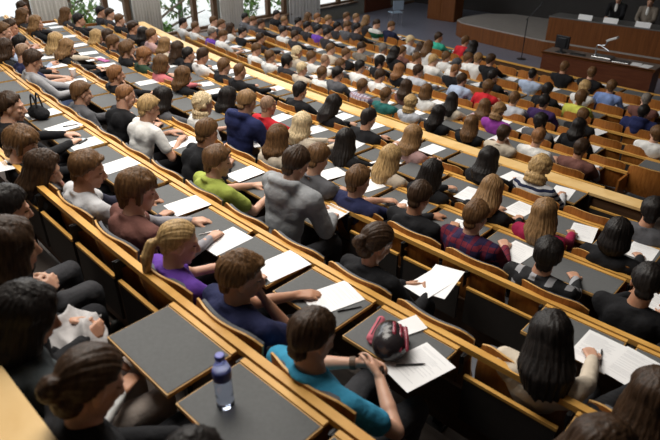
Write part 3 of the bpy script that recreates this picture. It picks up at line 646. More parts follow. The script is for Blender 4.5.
# ------------------------------------------------------------------ desk rows
FOLD = {1: [(-4.08, -2.06)], 2: [(-0.97, -0.40)], 3: [(-2.5, -0.88)], 6: [(-3.8, -3.3), (-1.95, -1.1)], 7: [(-14.6, -14.0)], 8: [(-14.3, -12.6), (-2.7, -1.9)],
        9: [(-3.25, -2.6)], 10: [(-3.75, -3.05)], 12: [(-8.6, -5.4)]}
REND = {0: 0.5, 1: 0.45, 2: 0.35, 3: 0.25, 4: -0.46, 5: -0.42, 6: -1.12, 7: -2.05, 8: -1.1, 9: -1.1, 10: -1.1, 11: -1.1, 12: -1.9}
LEND = {k: (math.asin(-13.35 / RAIL[k][0]) * R1) for k in range(0, 13)}
SEATPH = {1: 0.14, 3: 0.40}; DESKPH = {1: 0.11, 2: 0.12, 4: 0.40}      # where a gap between two places falls, along the row's own arc
def seat_phase(k):
    """gap phase of a row of seats: measured, or the one that best centres its sitters"""
    if k in SEATPH: return SEATPH[k]
    ss = [p[1] * SEATRAIL[k][0] / R1 for p in PEOPLE if p[0] == k]
    if not ss: return 0.2
    x = sum(math.cos(2 * PI * q / PITCH) for q in ss); y = sum(math.sin(2 * PI * q / PITCH) for q in ss)
    return (math.atan2(y, x) / (2 * PI) * PITCH - PITCH / 2) % PITCH
def places(k, r, s0, s1, ph):
    """centres (on the R1 arc) of the places between s0 and s1"""
    out = []; i = math.floor((s0 * r / R1 - ph) / PITCH)
    while True:
        c = ph + (i + 0.5) * PITCH; i += 1
        s = c * R1 / r
        if s - 0.27 * R1 / r < s0 - 0.02: continue
        if s + 0.27 * R1 / r > s1 + 0.06: break
        out.append(s)
    return out
TAB = {}
def tablet_meshes():
    wdt, d0, d1 = 0.485, -0.06, -0.37
    b = MB(); b.box((0, (d0 + d1) / 2, -0.019), (wdt, d0 - d1, 0.020)); TAB['wood'] = b.mesh('tablet', [M['plyedge']])
    b = MB(); b.box((0, (d0 + d1) / 2 , -0.0075), (wdt - 0.012, d0 - d1 - 0.012, 0.004)); TAB['lino'] = b.mesh('tablet_surface', [M['lino']])
    b = MB(); b.box((0, -0.044, -0.012), (wdt + 0.0, 0.028, 0.018)); TAB['strip'] = b.mesh('hinge_strip', [M['rail']])
    b = MB(); b.box((0, -0.050, -0.148), (wdt, 0.022, 0.018)); TAB['fwood'] = b.mesh('folded_tablet', [M['rail']])
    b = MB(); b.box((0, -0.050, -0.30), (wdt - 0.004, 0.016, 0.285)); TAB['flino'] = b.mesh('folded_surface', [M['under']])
    b = MB(); b.box((0, -0.015, -0.06), (0.022, 0.07, 0.05)); b.box((0.0, -0.04, -0.09), (0.006, 0.04, 0.12)); TAB['bracket'] = b.mesh('bracket', [M['steel']])
tablet_meshes()
DESKSLOT = {}
def desk_row(k):
    r, z = RAIL[k]; s0, s1 = LEND[k], REND[k]
    if k == 0: s0 = -6
    if k == 12: s0 = -12.6
    mid = (s0 + s1) / 2
    root = empty('desk_row', (0, 0, 0))
    lab = {0: 'broad bare beech desk rail at the bottom left corner', 6: 'curved desk row with a wide pale ledge, seventh from the camera', 12: 'frontmost curved desk row facing the stage'}
    tag(root, lab.get(k, 'curved desk row with beech rail, %s from the camera' % (NTH[k + 1] if k else 'first')), 'desk row', 'curved desk rows of the lecture hall')
    b = MB()
    if k == 6: b.arcbox(r, s0, s1, -0.03, 0.17, z - 0.03, z, 60)
    elif k == 0: b.arcbox(r, s0, s1, -0.03, 0.14, z - 0.03, z, 40)
    else: b.arcbox(r, s0, s1, -0.018, 0.022, z - 0.035, z, 60)
    b.obj('desk_rail', M['plank'] if k in (0, 6) else M['rail'], root)
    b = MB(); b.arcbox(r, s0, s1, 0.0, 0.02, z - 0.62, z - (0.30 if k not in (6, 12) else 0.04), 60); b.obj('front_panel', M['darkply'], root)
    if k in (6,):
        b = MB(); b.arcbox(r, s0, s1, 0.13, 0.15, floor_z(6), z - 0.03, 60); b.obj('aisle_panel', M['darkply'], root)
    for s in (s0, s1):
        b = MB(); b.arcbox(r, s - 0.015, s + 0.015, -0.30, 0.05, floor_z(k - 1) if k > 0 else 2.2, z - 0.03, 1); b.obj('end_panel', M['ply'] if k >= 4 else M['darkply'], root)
    if k == 0: return root
    ph = DESKPH[k] if k in DESKPH else seat_phase(k - 1)
    cs = places(k, r, s0, s1, ph); DESKSLOT[k] = cs
    for i, s in enumerate(cs):
        a = s / R1; p = at(r, s, 0, z)
        if not in_view(p, 60): continue
        folded = any(u <= s <= v for u, v in FOLD.get(k, []))
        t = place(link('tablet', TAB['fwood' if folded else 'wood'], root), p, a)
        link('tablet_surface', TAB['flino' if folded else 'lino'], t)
        if not folded: link('hinge_strip', TAB['strip'], t)
        if k <= 6: place(link('bracket', TAB['bracket'], root), at(r, s + 0.27 * R1 / r, 0, z), a)
    for s in cs[::4]:
        if k <= 6 or s == cs[0]:
            b = MB(); ss = s + 0.27 * R1 / r; b.arcbox(r, ss - 0.015, ss + 0.015, -0.03, 0.0, floor_z(k - 1), z - 0.12, 1); b.obj('support_post', M['steel'], root)
    return root

for k in range(0, 13): desk_row(k)

# ------------------------------------------------------------------ people: bodies grown from overlapping tapered shapes into one surface
ICO = None
def ico():
    global ICO
    if ICO is None:
        import bmesh
        b = bmesh.new(); bmesh.ops.create_icosphere(b, subdivisions=3, radius=1)
        ICO = (np.array([v.co[:] for v in b.verts]), np.array([[v.index for v in f.verts] for f in b.faces])); b.free()
    return ICO
class Prims:
    def __init__(self): self.V = []; self.F = []; self.n = 0
    def _add(self, v, f): self.V.append(v); self.F += [tuple(int(i) + self.n for i in q) for q in f]; self.n += len(v)
    def ell(self, c, r, rot=None):
        v, f = ico(); p = v * np.array(r)
        if rot is not None: p = p @ np.array(rot).T
        self._add(p + np.array(c), f)
    def cone(self, p0, r0, p1, r1, n=14):
        p0 = np.array(p0, float); p1 = np.array(p1, float); d = p1 - p0; L = np.linalg.norm(d)
        if L < 1e-5: return self.ell(p0, (r0, r0, r0))
        d /= L; a = np.cross(d, [0, 0, 1.0]) if abs(d[2]) < 0.9 else np.cross(d, [1.0, 0, 0]); a /= np.linalg.norm(a); b = np.cross(d, a)
        rings = []
        for t in (-80, -50, -20, 0): rings.append((p0 + d * r0 * math.sin(R(t)), r0 * math.cos(R(t))))
        for t in (0, 20, 50, 80): rings.append((p1 + d * r1 * math.sin(R(t)), r1 * math.cos(R(t))))
        th = np.arange(n) * 2 * PI / n; ring = np.cos(th)[:, None] * a + np.sin(th)[:, None] * b
        v = np.concatenate([c + ring * r for c, r in rings]); f = []
        for i in range(len(rings) - 1):
            for j in range(n): f.append((i * n + j, i * n + (j + 1) % n, (i + 1) * n + (j + 1) % n, (i + 1) * n + j))
        f.append(tuple(range(n - 1, -1, -1))); f.append(tuple((len(rings) - 1) * n + j for j in range(n)))
        self._add(v, f)
    def chain(self, pts, rs):
        for i in range(len(pts) - 1): self.cone(pts[i], rs[i], pts[i + 1], rs[i + 1])
JOBS = {}
CLOUD = bpy.data.textures.new('cloth_folds', 'CLOUDS'); CLOUD.noise_scale = 0.085
def job(key, prims, voxel, smooth=4, folds=0.0, post=None, mats=None):
    if key in JOBS: return
    me = bpy.data.meshes.new('shape'); me.from_pydata(np.concatenate(prims.V).tolist(), [], prims.F)
    o = bpy.data.objects.new('shape', me); COL.objects.link(o)
    m = o.modifiers.new('r', 'REMESH'); m.mode = 'VOXEL'; m.voxel_size = voxel; m.use_smooth_shade = True
    if smooth: s = o.modifiers.new('s', 'SMOOTH'); s.factor = 0.5; s.iterations = smooth
    if folds:
        d = o.modifiers.new('d', 'DISPLACE'); d.texture = CLOUD; d.strength = folds; d.mid_level = 0.5; d.texture_coords = 'LOCAL'
    JOBS[key] = (o, post, mats)
def run_jobs():
    bpy.context.view_layer.update()
    dg = bpy.context.evaluated_depsgraph_get()
    out = {}
    for key, (o, post, mats) in JOBS.items():
        me = bpy.data.meshes.new_from_object(o.evaluated_get(dg), depsgraph=dg); me.name = str(key[0])
        out[key] = (me, post, mats)
    for o, _, _ in JOBS.values():
        m0 = o.data; bpy.data.objects.remove(o); bpy.data.meshes.remove(m0)
    res = {}
    for key, (me, post, mats) in out.items():
        if post: post(me)
        for m in (mats or []): me.materials.append(m)
        me.shade_smooth(); res[key] = me
    return res

def rot_y_to(d):
    d = Vector(d).normalized(); return d
def hand(P, wr, d, n, t, curl, s=1.0, thumb=1.0):
    """palm and five unequal fingers: wr wrist, d pointing direction, n palm-side normal, t thumb side"""
    wr = np.array(wr, float); d = np.array(d, float); d /= np.linalg.norm(d)
    n = np.array(n, float); n -= d * n.dot(d); n /= np.linalg.norm(n)
    t0 = np.cross(n, d); t = t0 if t0.dot(np.array(t, float)) > 0 else -t0
    for i, (off, kl, L, rr) in enumerate(((0.030, 0.082, 0.072, 0.0090), (0.010, 0.086, 0.080, 0.0092), (-0.010, 0.082, 0.074, 0.0088), (-0.029, 0.074, 0.058, 0.0078))):
        kn = wr + (d * kl + t * off) * s
        P.cone(wr + t * off * 0.62 * s + d * 0.004, 0.0145 * s, kn, 0.0115 * s)
        c = curl * (1 + 0.12 * i); p = kn; a = c * 0.5; dd = d * math.cos(a) + n * math.sin(a)
        dd = dd + t * off * 2.2; dd /= np.linalg.norm(dd)
        for q, (ln, ra) in enumerate(((0.45, 1.0), (0.32, 0.92), (0.23, 0.8))):
            p2 = p + dd * L * ln * s; P.cone(p, rr * ra * s, p2, rr * (ra - 0.1) * s, 10); p = p2
            a += c; dd = d * math.cos(a) + n * math.sin(a) + t * off * 1.5; dd /= np.linalg.norm(dd)
    th0 = wr + (d * 0.018 + t * 0.022 + n * 0.006) * s
    th1 = th0 + (d * 0.034 + t * 0.030 * thumb + n * 0.014) * s
    th2 = th1 + (d * 0.030 + t * 0.010 * thumb + n * 0.012 * curl) * s
    th3 = th2 + (d * 0.022 - t * 0.004 + n * 0.010 * curl) * s
    P.chain([th0, th1, th2, th3], [0.0150 * s, 0.0120 * s, 0.0105 * s, 0.0085 * s])
def elbow(sh, wr, pref, l1=0.285, l2=0.255):
    sh = np.array(sh); wr = np.array(wr); d = wr - sh; L = np.linalg.norm(d)
    if L > l1 + l2 - 0.01: wr = sh + d / L * (l1 + l2 - 0.01); d = wr - sh; L = l1 + l2 - 0.01
    x = (l1 * l1 - l2 * l2 + L * L) / (2 * L); h = math.sqrt(max(0.0, l1 * l1 - x * x)); u = d / L
    pr = np.array(pref, float); pr -= u * pr.dot(u); pr /= np.linalg.norm(pr)
    return sh + u * x + pr * h, wr

def skeleton(hy, hz, pose, female, seed, rh, dx=0.0, wide=1.0):
    """joints of one sitter; y runs forward from the seat back, z up from the floor of the tier"""
    q = random.Random(seed); S = {}; tall_lap = seed >= 100
    fwd = max(0.0, hy - 0.22)
    hip = np.array((0, 0.17 + 0.55 * fwd, 0.52 + (0.06 if hz > 1.25 else 0)))
    head = np.array((dx, hy, hz)); nb = np.array((dx * 0.6, hy - (0.06 if pose in ('write', 'lap', 'lean') else 0.045), hz - 0.124))
    S['hip'], S['head'], S['nb'] = hip, head, nb
    mid = hip * 0.45 + nb * 0.55 + np.array((0, -0.025 - 0.06 * fwd, 0)); S['mid'] = mid
    sw = (0.166 if female else 0.194) * wide
    desk = rh - 0.0
    S['sh'] = {}; S['el'] = {}; S['wr'] = {}; S['hd'] = {}
    for sd in (-1, 1):
        sh = nb + np.array((sd * sw, -0.002, -0.060)); S['sh'][sd] = sh
        dz = desk + 0.022
        j = q.uniform(-0.02, 0.02)
        if pose == 'write':
            wr = np.array((sd * 0.135 + j, min(0.70, sh[1] + 0.42) + (0.04 if sd < 0 else 0), dz)); d = (-sd * 0.45, 0.85, -0.05); n = (0, 0.1, -1); t = (-sd, 0, 0); cu = 0.55
        elif pose == 'chin' and sd == 1:
            wr = head + np.array((0.055, 0.085, -0.165)); d = (-0.1, -0.05, 0.6); n = (-0.4, -1, 0); t = (-1, 0, 0.2); cu = 0.75
        elif pose == 'clasp':
            wr = np.array((sd * 0.075 - 0.005, 0.385 + (0.03 if sd < 0 else 0), 0.795 + (0.03 if sd > 0 else 0))); d = (-sd * 0.85, 0.5, 0.12); n = (-sd * 0.3, -0.8, -0.4); t = (0, 0.3, 1); cu = 0.62
        elif pose == 'lap':
            wr = np.array(((0.10 if tall_lap else 0.0) + sd * 0.09, 0.50, 0.69)); d = (0.15 - sd * 0.3, 0.8, 0.1); n = (-sd, 0, -0.6); t = (0, 0, 1); cu = 0.5
        else:
            if q.random() < 0.55: wr = np.array((sd * 0.10 + j, 0.60 + fwd * 0.5, dz)); d = (-sd * 0.7, 0.6, 0); n = (0, 0, -1); t = (-sd * 0.2, 0.8, 0.2); cu = 0.45
            else: wr = np.array((sd * 0.11 + j, hip[1] + 0.28, 0.66)); d = (-sd * 0.5, 0.8, -0.1); n = (0, 0, -1); t = (-sd, 0.3, 0); cu = 0.4
        pref = (sd * 1.0, -0.15, -0.6) if pose == 'clasp' else (sd * 0.75, -0.45, -0.9) if pose != 'chin' or sd < 0 else (0.5, 0.35, -0.9)
        el, wr = elbow(sh, wr, pref)
        if el[2] < 0.62: el[2] = 0.62
        S['el'][sd] = el; S['wr'][sd] = wr; S['hd'][sd] = (d, n, t, cu)
    S['knee'] = {}; S['ank'] = {}
    for sd in (-1, 1):
        S['hj_%d' % sd] = hip + np.array((sd * 0.09, 0.0, -0.02))
        kn = np.array((sd * (0.11 + q.uniform(0, 0.05)), hip[1] + 0.42, 0.53)); S['knee'][sd] = kn
        S['ank'][sd] = np.array((sd * (0.11 + q.uniform(-0.01, 0.04)), kn[1] + q.uniform(-0.10, 0.08), 0.10))
    return S
def head_matrix(S, yaw, nod, roll=0):
    return Matrix.Translation(Vector(S['head'])) @ Matrix.Rotation(R(yaw), 4, 'Z') @ Matrix.Rotation(R(-nod), 4, 'X') @ Matrix.Rotation(R(roll), 4, 'Y')
def hp(H, p): return np.array((H @ Vector(p))[:])
def body_prims(S, H, female, child=1.0):
    P = Prims(); Rm = np.array(H.to_3x3())
    def e(c, r): P.ell(hp(H, c), r, Rm)
    e((0, -0.014, 0.026), (0.073, 0.093, 0.086)); e((0, 0.026, -0.042), (0.056, 0.062, 0.074)); e((0, 0.046, -0.09), (0.030, 0.034, 0.026))
    e((0, 0.066, -0.106), (0.018, 0.016, 0.014)); e((0, 0.070, 0.024), (0.050, 0.020, 0.011))
    P.cone(hp(H, (0, 0.088, 0.006)), 0.008, hp(H, (0, 0.108, -0.034)), 0.0125); e((0, 0.097, -0.042), (0.016, 0.012, 0.008))
    e((0.034, 0.062, -0.022), (0.022, 0.020, 0.018)); e((-0.034, 0.062, -0.022), (0.022, 0.020, 0.018))
    e((0, 0.084, -0.066), (0.022, 0.010, 0.0055)); e((0, 0.083, -0.076), (0.019, 0.011, 0.006))
    for sd in (-1, 1):
        e((sd * 0.075, -0.008, -0.012), (0.009, 0.020, 0.031)); e((sd * 0.030, 0.075, 0.006), (0.015, 0.010, 0.008))
    nk = 0.047 if female else 0.056
    P.cone(hp(H, (0, -0.030, -0.05)), nk, S['nb'] + np.array((0, 0, 0.0)), nk * 1.08); P.cone(S['nb'], nk * 1.12, S['nb'] + np.array((0, 0.012, -0.08)), 0.060)
    for sd in (-1, 1):
        P.cone(S['nb'] + np.array((sd * 0.03, -0.012, -0.024)), 0.036, S['sh'][sd] + np.array((-sd * 0.012, 0, -0.01)), 0.036)
        P.chain([S['sh'][sd], S['el'][sd], S['wr'][sd]], [0.040, 0.037, 0.025] if not female else [0.034, 0.031, 0.022])
        d, n, t, cu = S['hd'][sd]; fo = S['wr'][sd] - S['el'][sd]; fo /= np.linalg.norm(fo)
        P.cone(S['el'][sd] * 0.6 + S['wr'][sd] * 0.4, 0.036 if not female else 0.031, S['wr'][sd], 0.024 if not female else 0.021)
        hand(P, S['wr'][sd], np.array(d) * 0.6 + fo * 0.5, n, t, cu, 0.95 if female else 1.05)
        P.chain([S['hj_%d' % sd], S['knee'][sd], S['ank'][sd]], [0.065, 0.042, 0.03])
        P.cone(S['ank'][sd], 0.03, S['ank'][sd] + np.array((0, 0.12, -0.055)), 0.025)
    P.ell(S['mid'] + np.array((0, 0.015, -0.02)), (0.11, 0.070, 0.15)); P.ell(S['hip'], (0.12, 0.09, 0.09)); P.cone(S['hip'], 0.08, S['mid'], 0.075)
    return P
def torso_prims(P, S, female, g=0.0):
    ax = S['nb'] - S['hip']; ax /= np.linalg.norm(ax); x = np.array((1.0, 0, 0)); y = np.cross(ax, x); Rm = np.stack([x, y, ax], 1)
    chest = S['mid'] * 0.55 + S['nb'] * 0.45 + np.array((0, -0.008, -0.015))
    w = 0.158 if female else 0.180
    P.ell(chest, (w + g, 0.108 + g, 0.165 + g), Rm); P.ell(S['mid'] + np.array((0, 0.01, -0.02)), (w - 0.018 + g, 0.105 + g, 0.18 + g), Rm)
    P.ell(S['hip'] + np.array((0, 0.0, 0.04)), (0.165 + g, 0.125 + g, 0.13 + g), Rm)
    if female: P.ell(chest + np.array((0, 0.075, -0.03)), (0.115, 0.06, 0.065), Rm)
    P.cone(S['hip'] + np.array((0, 0, 0.05)), 0.12 + g, S['mid'], 0.112 + g)
    for sd in (-1, 1):
        P.cone(S['nb'] + np.array((sd * 0.045, -0.018, -0.03)), 0.052 + g, S['sh'][sd] + np.array((0, 0, -0.004)), 0.060 + g)
        P.cone(S['sh'][sd] + np.array((-sd * 0.03, 0, -0.03)), 0.075 + g, chest + np.array((sd * 0.08, 0, 0)), 0.07 + g)
        P.ell(chest + np.array((sd * 0.075, -0.055, 0.05)), (0.075, 0.05, 0.085), Rm)
def sleeve_prims(P, S, long, g, part=0.62, sides=(-1, 1)):
    for sd in sides:
        sh, el, wr = S['sh'][sd], S['el'][sd], S['wr'][sd]
        if long:
            P.chain([sh, sh * 0.5 + el * 0.5, el, el * 0.45 + wr * 0.55, wr - (wr - el) * 0.06], [0.060 + g, 0.054 + g, 0.047 + g, 0.043 + g, 0.034 + g])
            P.cone(wr - (wr - el) * 0.12, 0.037 + g, wr - (wr - el) * 0.02, 0.033 + g)
        else:
            P.chain([sh, sh * (1 - part) + el * part], [0.060 + g, 0.058 + g])
def top_prims(S, H, female, sl, ext, grow=0.0):
    P = Prims(); torso_prims(P, S, female, grow)
    if sl is not None: sleeve_prims(P, S, sl == 'l', grow + (0.004 if 'hood' in ext else 0))
    nb = S['nb']
    def ring(c, rx, ry, rr, tilt, n=14, lo=0, hi=2 * PI):
        pts = []
        for i in range(n + 1):
            a = lo + (hi - lo) * i / n; pts.append(np.array(c) + np.array((rx * math.cos(a), ry * math.sin(a), -tilt * math.sin(a))))
        P.chain(pts, [rr] * len(pts))
    if 'hood' in ext:
        ring(nb + np.array((0, -0.01, 0.0)), 0.085, 0.085, 0.026, 0.045); ring(nb + np.array((0, -0.03, -0.015)), 0.10, 0.10, 0.030, 0.0, 14, PI, 2 * PI)
        P.ell(nb + np.array((0, -0.135, -0.045)), (0.125, 0.062, 0.09)); P.ell(nb + np.array((0, -0.14, -0.13)), (0.085, 0.05, 0.09)); ring(nb + np.array((0, -0.055, 0.03)), 0.105, 0.085, 0.036, 0.03, 14, PI * 0.9, PI * 2.1)
    elif 'collar' in ext:
        ring(nb + np.array((0, -0.004, 0.006)), 0.066, 0.068, 0.014, 0.028); ring(nb + np.array((0, -0.008, -0.012)), 0.076, 0.078, 0.015, 0.032)
    else: ring(nb + np.array((0, -0.004, -0.018)), 0.068, 0.070, 0.013, 0.03)
    return P
def trouser_prims(S, g=0.0):
    P = Prims(); P.ell(S['hip'] + np.array((0, 0, -0.01)), (0.168, 0.13, 0.105))
    for sd in (-1, 1):
        P.chain([S['hj_%d' % sd], S['knee'][sd], S['knee'][sd] * 0.4 + S['ank'][sd] * 0.6, S['ank'][sd] + np.array((0, 0, 0.0))], [0.092, 0.066, 0.056, 0.050])
    return P
def shoe_mesh():
    P = Prims(); P.cone((0, -0.03, 0.045), 0.042, (0, 0.15, 0.032), 0.036); P.ell((0, 0.07, 0.012), (0.046, 0.14, 0.014)); P.cone((0, -0.03, 0.05), 0.042, (0, -0.01, 0.11), 0.045)
    return P
def face_post(H, mats=True):
    Hi = np.array(H.inverted())
    def post(me):
        n = len(me.polygons); c = np.empty(n * 3, np.float32); me.polygons.foreach_get('center', c); c = c.reshape(-1, 3)
        p = c @ Hi[:3, :3].T + Hi[:3, 3]; idx = np.zeros(n, np.int32)
        for sd in (-1, 1):
            idx[((np.abs(p[:, 0] - sd * 0.031) / 0.012) ** 2 + ((p[:, 2] - 0.004) / 0.005) ** 2 < 1) & (p[:, 1] > 0.06)] = 1
        idx[((p[:, 0] / 0.023) ** 2 + ((p[:, 2] + 0.070) / 0.009) ** 2 < 1) & (p[:, 1] > 0.07)] = 2
        me.polygons.foreach_set('material_index', idx)
    return post
# ---- hair, in the head's own frame
def hair_prims(style, seed):
    q = random.Random(seed * 31 + 5); P = Prims(); v, f = ico(); n = v.copy()
    th = dict(S=0.019, M=0.028, L=0.024, K=0.026, P=0.013, B=0.016, C=0.026, Z=0.007)[style]
    fr = dict(S=0.92, M=0.72, L=0.95, K=0.8, P=1.02, B=1.02, C=0.85, Z=1.15)[style]
    cut = dict(S=-0.30, M=-0.36, L=-0.34, K=-0.34, P=-0.34, B=-0.34, C=-0.34, Z=-0.24)[style]
    nape = dict(S=-1.02, M=-1.06, L=-1.1, K=-1.1, P=-1.0, B=-1.0, C=-1.0, Z=-0.92)[style]
    x, y, z = n[:, 0], n[:, 1], n[:, 2]
    val = np.minimum(z - fr * y - cut, (z - nape) * 1.2)
    val = np.minimum(val, 1.4)
    k = np.clip(val / 0.16, 0, 1); k = k * k * (3 - 2 * k)
    top = np.clip(z, 0, 1)
    ph = [q.uniform(0, 6.28) for _ in range(6)]
    lump = 0.004 * np.sin(5 * x + ph[0]) + 0.004 * np.sin(6 * y + 3 * z + ph[1]) + 0.003 * np.sin(9 * x - 7 * y + ph[2])
    t = th * (0.85 + 0.35 * top + 0.15 * np.clip(-y, 0, 1)) + (lump * 0.7 if style not in ('Z', 'P', 'B') else lump * 0.3)
    rad = np.array((0.075, 0.094, 0.088)) ; base = n * rad * 0.90 + n * (0.90 * 0) 
    pos = n * rad * (0.88 + 0.12 * k)[:, None] + n * (t * k)[:, None] + np.array((0, -0.014, 0.026))
    P._add(pos, f)
    if style in 'SM': P.ell((0, -0.072, -0.052), (0.052, 0.030, 0.036 if style == 'S' else 0.05))
    if style in 'ZPB': P.ell((0, -0.066, -0.045), (0.046, 0.026, 0.032))
    if style == 'S' and q.random() < 0.6:
        P.ell((q.uniform(-0.02, 0.02), 0.055, 0.092), (0.045, 0.03, 0.018))
    if style == 'M':
        for a in (-60, -20, 25, 70): P.cone((0.07 * math.sin(R(a)), 0.03, 0.085), 0.026, (0.085 * math.sin(R(a)), 0.082 * math.cos(R(a)) + 0.005, 0.052), 0.014)
        for sd in (-1, 1): P.cone((sd * 0.072, -0.01, 0.03), 0.026, (sd * 0.076, -0.005, -0.045), 0.018)
        P.cone((0, -0.085, 0), 0.05, (0, -0.078, -0.085), 0.03)
    if style in 'LK':
        L = q.uniform(0.20, 0.28) if style == 'L' else 0.125
        for i in range(13):
            a = R(-114 + 19 * i); ca, sa = math.cos(a), math.sin(a)
            p0 = np.array((0.066 * sa, -0.014 - 0.080 * ca, 0.02)); p1 = np.array((0.084 * sa, -0.018 - 0.095 * ca, -0.07))
            back = max(0.0, ca); ln = L * (0.78 + 0.22 * back) * q.uniform(0.93, 1.05)
            p2 = np.array((0.098 * sa, -0.035 - 0.090 * ca - 0.02, -ln * 0.62)); p3 = np.array((0.090 * sa, -0.042 - 0.078 * ca - 0.02, -ln))
            if style == 'K': p3 = np.array((0.072 * sa, -0.015 - 0.076 * ca, -ln))
            P.chain([p0, p1, p2 if style == 'L' else p1 * 0.5 + p3 * 0.5, p3], [0.030, 0.031, 0.028, 0.012 if style == 'L' else 0.02])
        for sd in (-1, 1): P.chain([(sd * 0.02, 0.05, 0.10), (sd * 0.062, 0.055, 0.05), (sd * 0.075, 0.03, -0.03)], [0.022, 0.018, 0.014])
    if style == 'P':
        P.ell((0, -0.112, 0.0), (0.022, 0.022, 0.022))
        P.chain([(0, -0.108, 0.0), (0.0, -0.142, -0.02), (0.004, -0.150, -0.09), (0.0, -0.140, -0.17), (0, -0.128, -0.215)], [0.018, 0.027, 0.031, 0.022, 0.007])
    if style == 'B':
        P.ell((0.0, -0.125, -0.012), (0.042, 0.036, 0.042)); P.ell((0.02, -0.135, 0.01), (0.026, 0.022, 0.026)); P.ell((-0.02, -0.13, -0.03), (0.026, 0.024, 0.024))
        P.ell((0, -0.065, -0.045), (0.066, 0.048, 0.058))
    if style == 'C':
        for i in range(46):
            while True:
                d = np.array((q.uniform(-1, 1), q.uniform(-1, 0.75), q.uniform(-0.75, 1))); L = np.linalg.norm(d)
                if 0.3 < L < 1 and d[2] - 0.8 * d[1] > -0.45 * L: break
            d /= L; P.ell(d * np.array((0.088, 0.104, 0.10)) + np.array((0, -0.016, 0.024)), (q.uniform(0.018, 0.028),) * 3)
        for i in range(10):
            a = R(-100 + 22 * i); P.ell((0.085 * math.sin(a), -0.02 - 0.088 * math.cos(a), -0.085), (0.028,) * 3); P.ell((0.085 * math.sin(a), -0.025 - 0.08 * math.cos(a), -0.13), (0.024,) * 3)
    return P
def hair_post(style, seed):
    q = random.Random(seed); f1, f2, f3 = q.uniform(0, 6), q.uniform(0, 6), q.uniform(0, 6)
    def post(me):
        n = len(me.vertices); c = np.empty(n * 3, np.float32); me.vertices.foreach_get('co', c); c = c.reshape(-1, 3)
        nn = np.empty(n * 3, np.float32); me.vertices.foreach_get('normal', nn); nn = nn.reshape(-1, 3)
        if style in ('P', 'B'): az = np.arctan2(c[:, 0], c[:, 2] + 0.02) ; h = c[:, 1]
        else: az = np.arctan2(c[:, 0], -(c[:, 1] + 0.02)); h = c[:, 2]
        g = 0.8 * np.sin(az * 27 + 1.6 * np.sin(h * 22 + f1) + f2) + 0.8 * np.sin(az * 49 + 2 * np.sin(h * 15 + f3)) + 0.5 * np.sin(az * 11 + h * 30)
        if style == 'C': g = 1.6 * np.sin(c[:, 0] * 190 + f1) * np.sin(c[:, 1] * 190 + f2) * np.sin(c[:, 2] * 170)
        amp = dict(S=0.0019, M=0.0024, L=0.0021, K=0.0021, P=0.0014, B=0.0016, C=0.004, Z=0.0006)[style]
        me.vertices.foreach_set('co', (c + nn * (g * amp)[:, None]).ravel())
    return post

